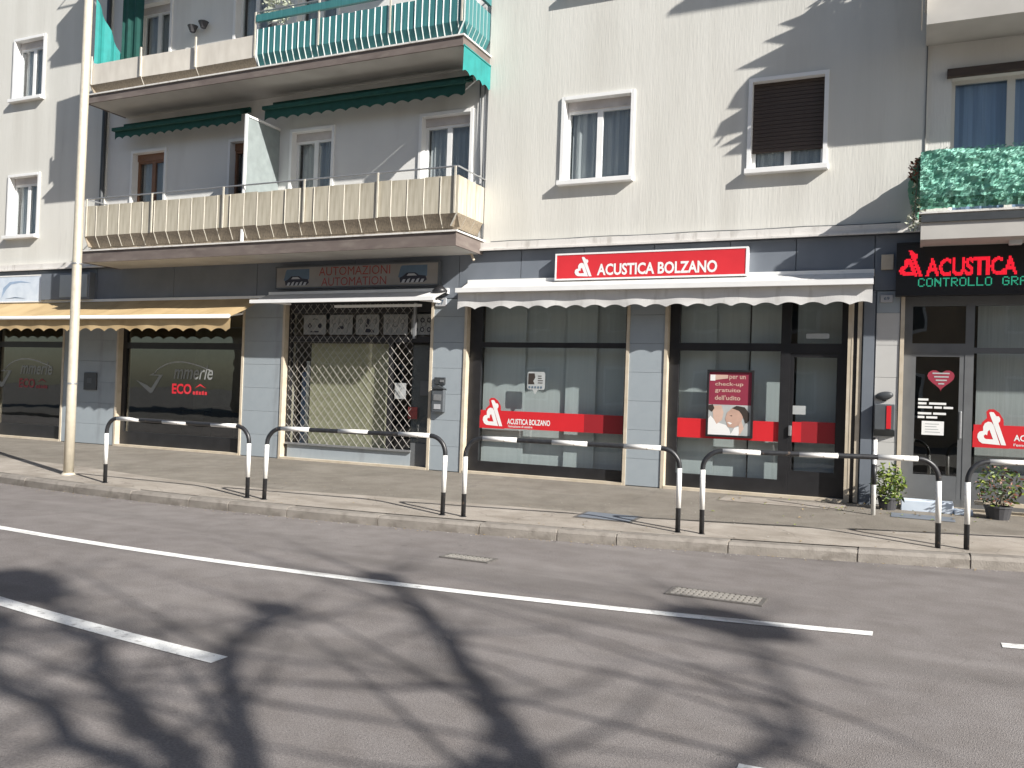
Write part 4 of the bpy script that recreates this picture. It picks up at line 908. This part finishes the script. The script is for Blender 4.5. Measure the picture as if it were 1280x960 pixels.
t = thing('trailing_plant', (.0,-.62,4.0), 'reddish brown trailing plant hanging at the left end of the green netting', 'plant')
b = MB(); leaves(b, (-.03,-.66,4.36), (.09,.1,.16), 150, .032, [0]); leaves(b, (.0,-.70,3.95), (.08,.08,.34), 110, .026, [1,2]); leaves(b, (-.06,-.68,3.72), (.07,.06,.12), 70, .028, [2]); obj('foliage', b, [leaf_r, leaf_d, leaf_p], t)
b = MB(); b.tube([(.0,-.66,4.5),(-.02,-.7,4.1),(-.05,-.69,3.65)], .008, 5); obj('stems', b, bark, t)
# unseen cloth and plants at the upper right balcony (their shadow falls on the wall)
t = thing('balcony_curtain', (-.02,-.5,7.0), 'unseen ragged cloth at the upper right balcony, shaped for the toothed wall shadow', 'curtain')
sh = [(-1.2,6.95),(-1.55,6.80),(-1.85,6.72),(-1.62,6.64),(-2.05,6.50),(-1.75,6.42),(-2.42,6.15),(-1.98,6.13),(-2.22,6.02),(-2.40,5.82),(-2.52,5.60),(-2.30,5.58),(-2.60,5.42),(-2.70,5.20),(-2.22,5.26),(-2.62,5.06),(-2.30,5.10),(-2.55,4.93),(-2.1,4.93),(-1.4,5.2),(-.9,6.3)]  # wanted shadow outline on the wall, projected back to shape the added cloth
def cl(p, dx): d = (-.02-p[0])/2.5; return (-.02+dx, -d, p[1]+1.724*d)
b = MB(); b.face([cl(p, 0) for p in sh]); b.face([cl(p, .012) for p in sh][::-1])
for k in range(len(sh)):
    p, q = sh[k], sh[(k+1)%len(sh)]; b.face([cl(p,0), cl(p,.012), cl(q,.012), cl(q,0)])
obj('cloth', b, cream_s, t); obj('unseen_cloth_pole', MB().tube([(-.03,.03,8.4),(-.03,-1.05,6.9)], .012, 6), steel, t)
t = thing('balcony_shrub', (2.4,-.5,6.63), 'dense shrub hedge in planters on the upper right balcony', 'shrub')
b = MB()
for i in range(22): leaves(b, (.35+i*.27,-.5+random.uniform(-.1,.1),7.75+random.uniform(-.1,.2)), (.28,.25,.5), 130, .07, [0,1])
obj('foliage', b, [leaf_d, leaf_g], t); box('planter', .2, 6.3, -.6, -.35, 6.63, 7.0, terra, t)
t = thing('balcony_plant', (-10.2,-.5,6.87), 'pale feathery plant behind the teal railing of the upper balcony', 'plant')
b = MB(); leaves(b, (-10.25,-.55,8.05), (.32,.2,.32), 240, .05, [0]); obj('foliage', b, leaf_p, t); obj('pot', MB().lathe((-10.25,-.5,6.87), [(.14,0),(.2,.8),(.2,.84)], 12), pot_m, t)

# ------------------------------------------------------------------ street tree and buildings behind the camera
t = thing('pollarded_tree', (4.2,-12.5,0), 'bare pollarded plane tree on the near pavement, casting branch shadows on the road', 'tree')
def S(x, y, h):
    h = 4.2+(h-4.2)*1.9; return (x+1.45*(h-ZR), y-.58*(h-ZR), h)
fork = (4.25, -12.45, 4.2)
tb = MB(); tb.tube([(4.2,-12.55,-.1),(4.18,-12.5,1.5),(4.22,-12.47,3.2),fork], [.27,.22,.2,.2], 12)
limbs = [
    ([fork, S(-1.38,-9.16,4.8), S(-1.98,-8.4,5.6), S(-2.82,-7.45,6.5), S(-3.85,-6.45,7.3)], .085, .15),
    ([fork, S(-.75,-9.0,4.8), S(-.42,-8.2,5.5), S(-.75,-7.0,6.6), S(-1.12,-6.33,7.4)], .04, .31),
    ([fork, S(-2.38,-9.72,4.7), S(-3.14,-8.94,5.6), S(-3.6,-8.4,6.3), S(-3.9,-7.7,7.0)], .075, .14),
    ([fork, S(-2.75,-9.75,5.0), S(-3.7,-9.29,6.1), S(-4.3,-8.85,6.9), S(-5.0,-8.55,7.6), S(-5.95,-8.15,8.3)], .085, .33),
    ([fork, S(-2.78,-9.97,5.1), S(-4.34,-9.4,6.4), S(-5.2,-8.9,7.4)], .075, .2),
    ]
cr = MB(); knobs = []
for pth, r, kn in limbs:
    pts = [Vector(p) for p in pth]; fine = []
    for i in range(len(pts)-1):
        for k in range(4): fine.append(pts[i].lerp(pts[i+1], k/4)+Vector((random.uniform(-.05,.05),)*3))
    fine.append(pts[-1]); n = len(fine)
    tb.tube(fine, [r*(1-.45*i/n) for i in range(n)], 8); tb.blob(fine[-1], kn, jit=.2); knobs.append((fine[-1], kn))
    for p in fine[3:]:
        for _ in range(2):
            d = Vector((random.gauss(0,1), random.gauss(0,1), random.gauss(.2,.6))).normalized(); l = random.uniform(.5, 1.9)
            cr.tube([p, p+d*l*.5, p+d*l+Vector((0,0,.15))], [.02,.014,.006], 4, cap=False)
for p, kn in knobs:
    for _ in range(8):
        d = Vector((random.gauss(0,1), random.gauss(0,1), random.gauss(.5,.7))).normalized(); l = random.uniform(.3, 1.1)
        cr.tube([p, p+d*(kn+l*.5), p+d*(kn+l)+Vector((0,0,.1))], [.013,.010,.005], 4, cap=False)
obj('trunk', tb, bark, t, smooth=True); obj('crown', cr, bark, t)
ob = thing('opposite_building', (-4,-24,0), 'plain ochre building across the street behind the camera', 'building')
obj('wall', MB().box(-34, 22, -34, -24.2, -.1, 11), M('ochre_render', (.40,.30,.21), .9, .1, 1), ob)
for r_ in range(3):
    for c_ in range(14):
        x_ = -32+c_*3.9; z_ = 1.2+r_*3.2; f = box('window', x_, x_+1.2, -24.2, -24.12, z_, z_+1.6, white_p, ob); box('pane', x_+.1, x_+1.1, -24.12, -24.11, z_+.1, z_+1.5, dark_box, f)
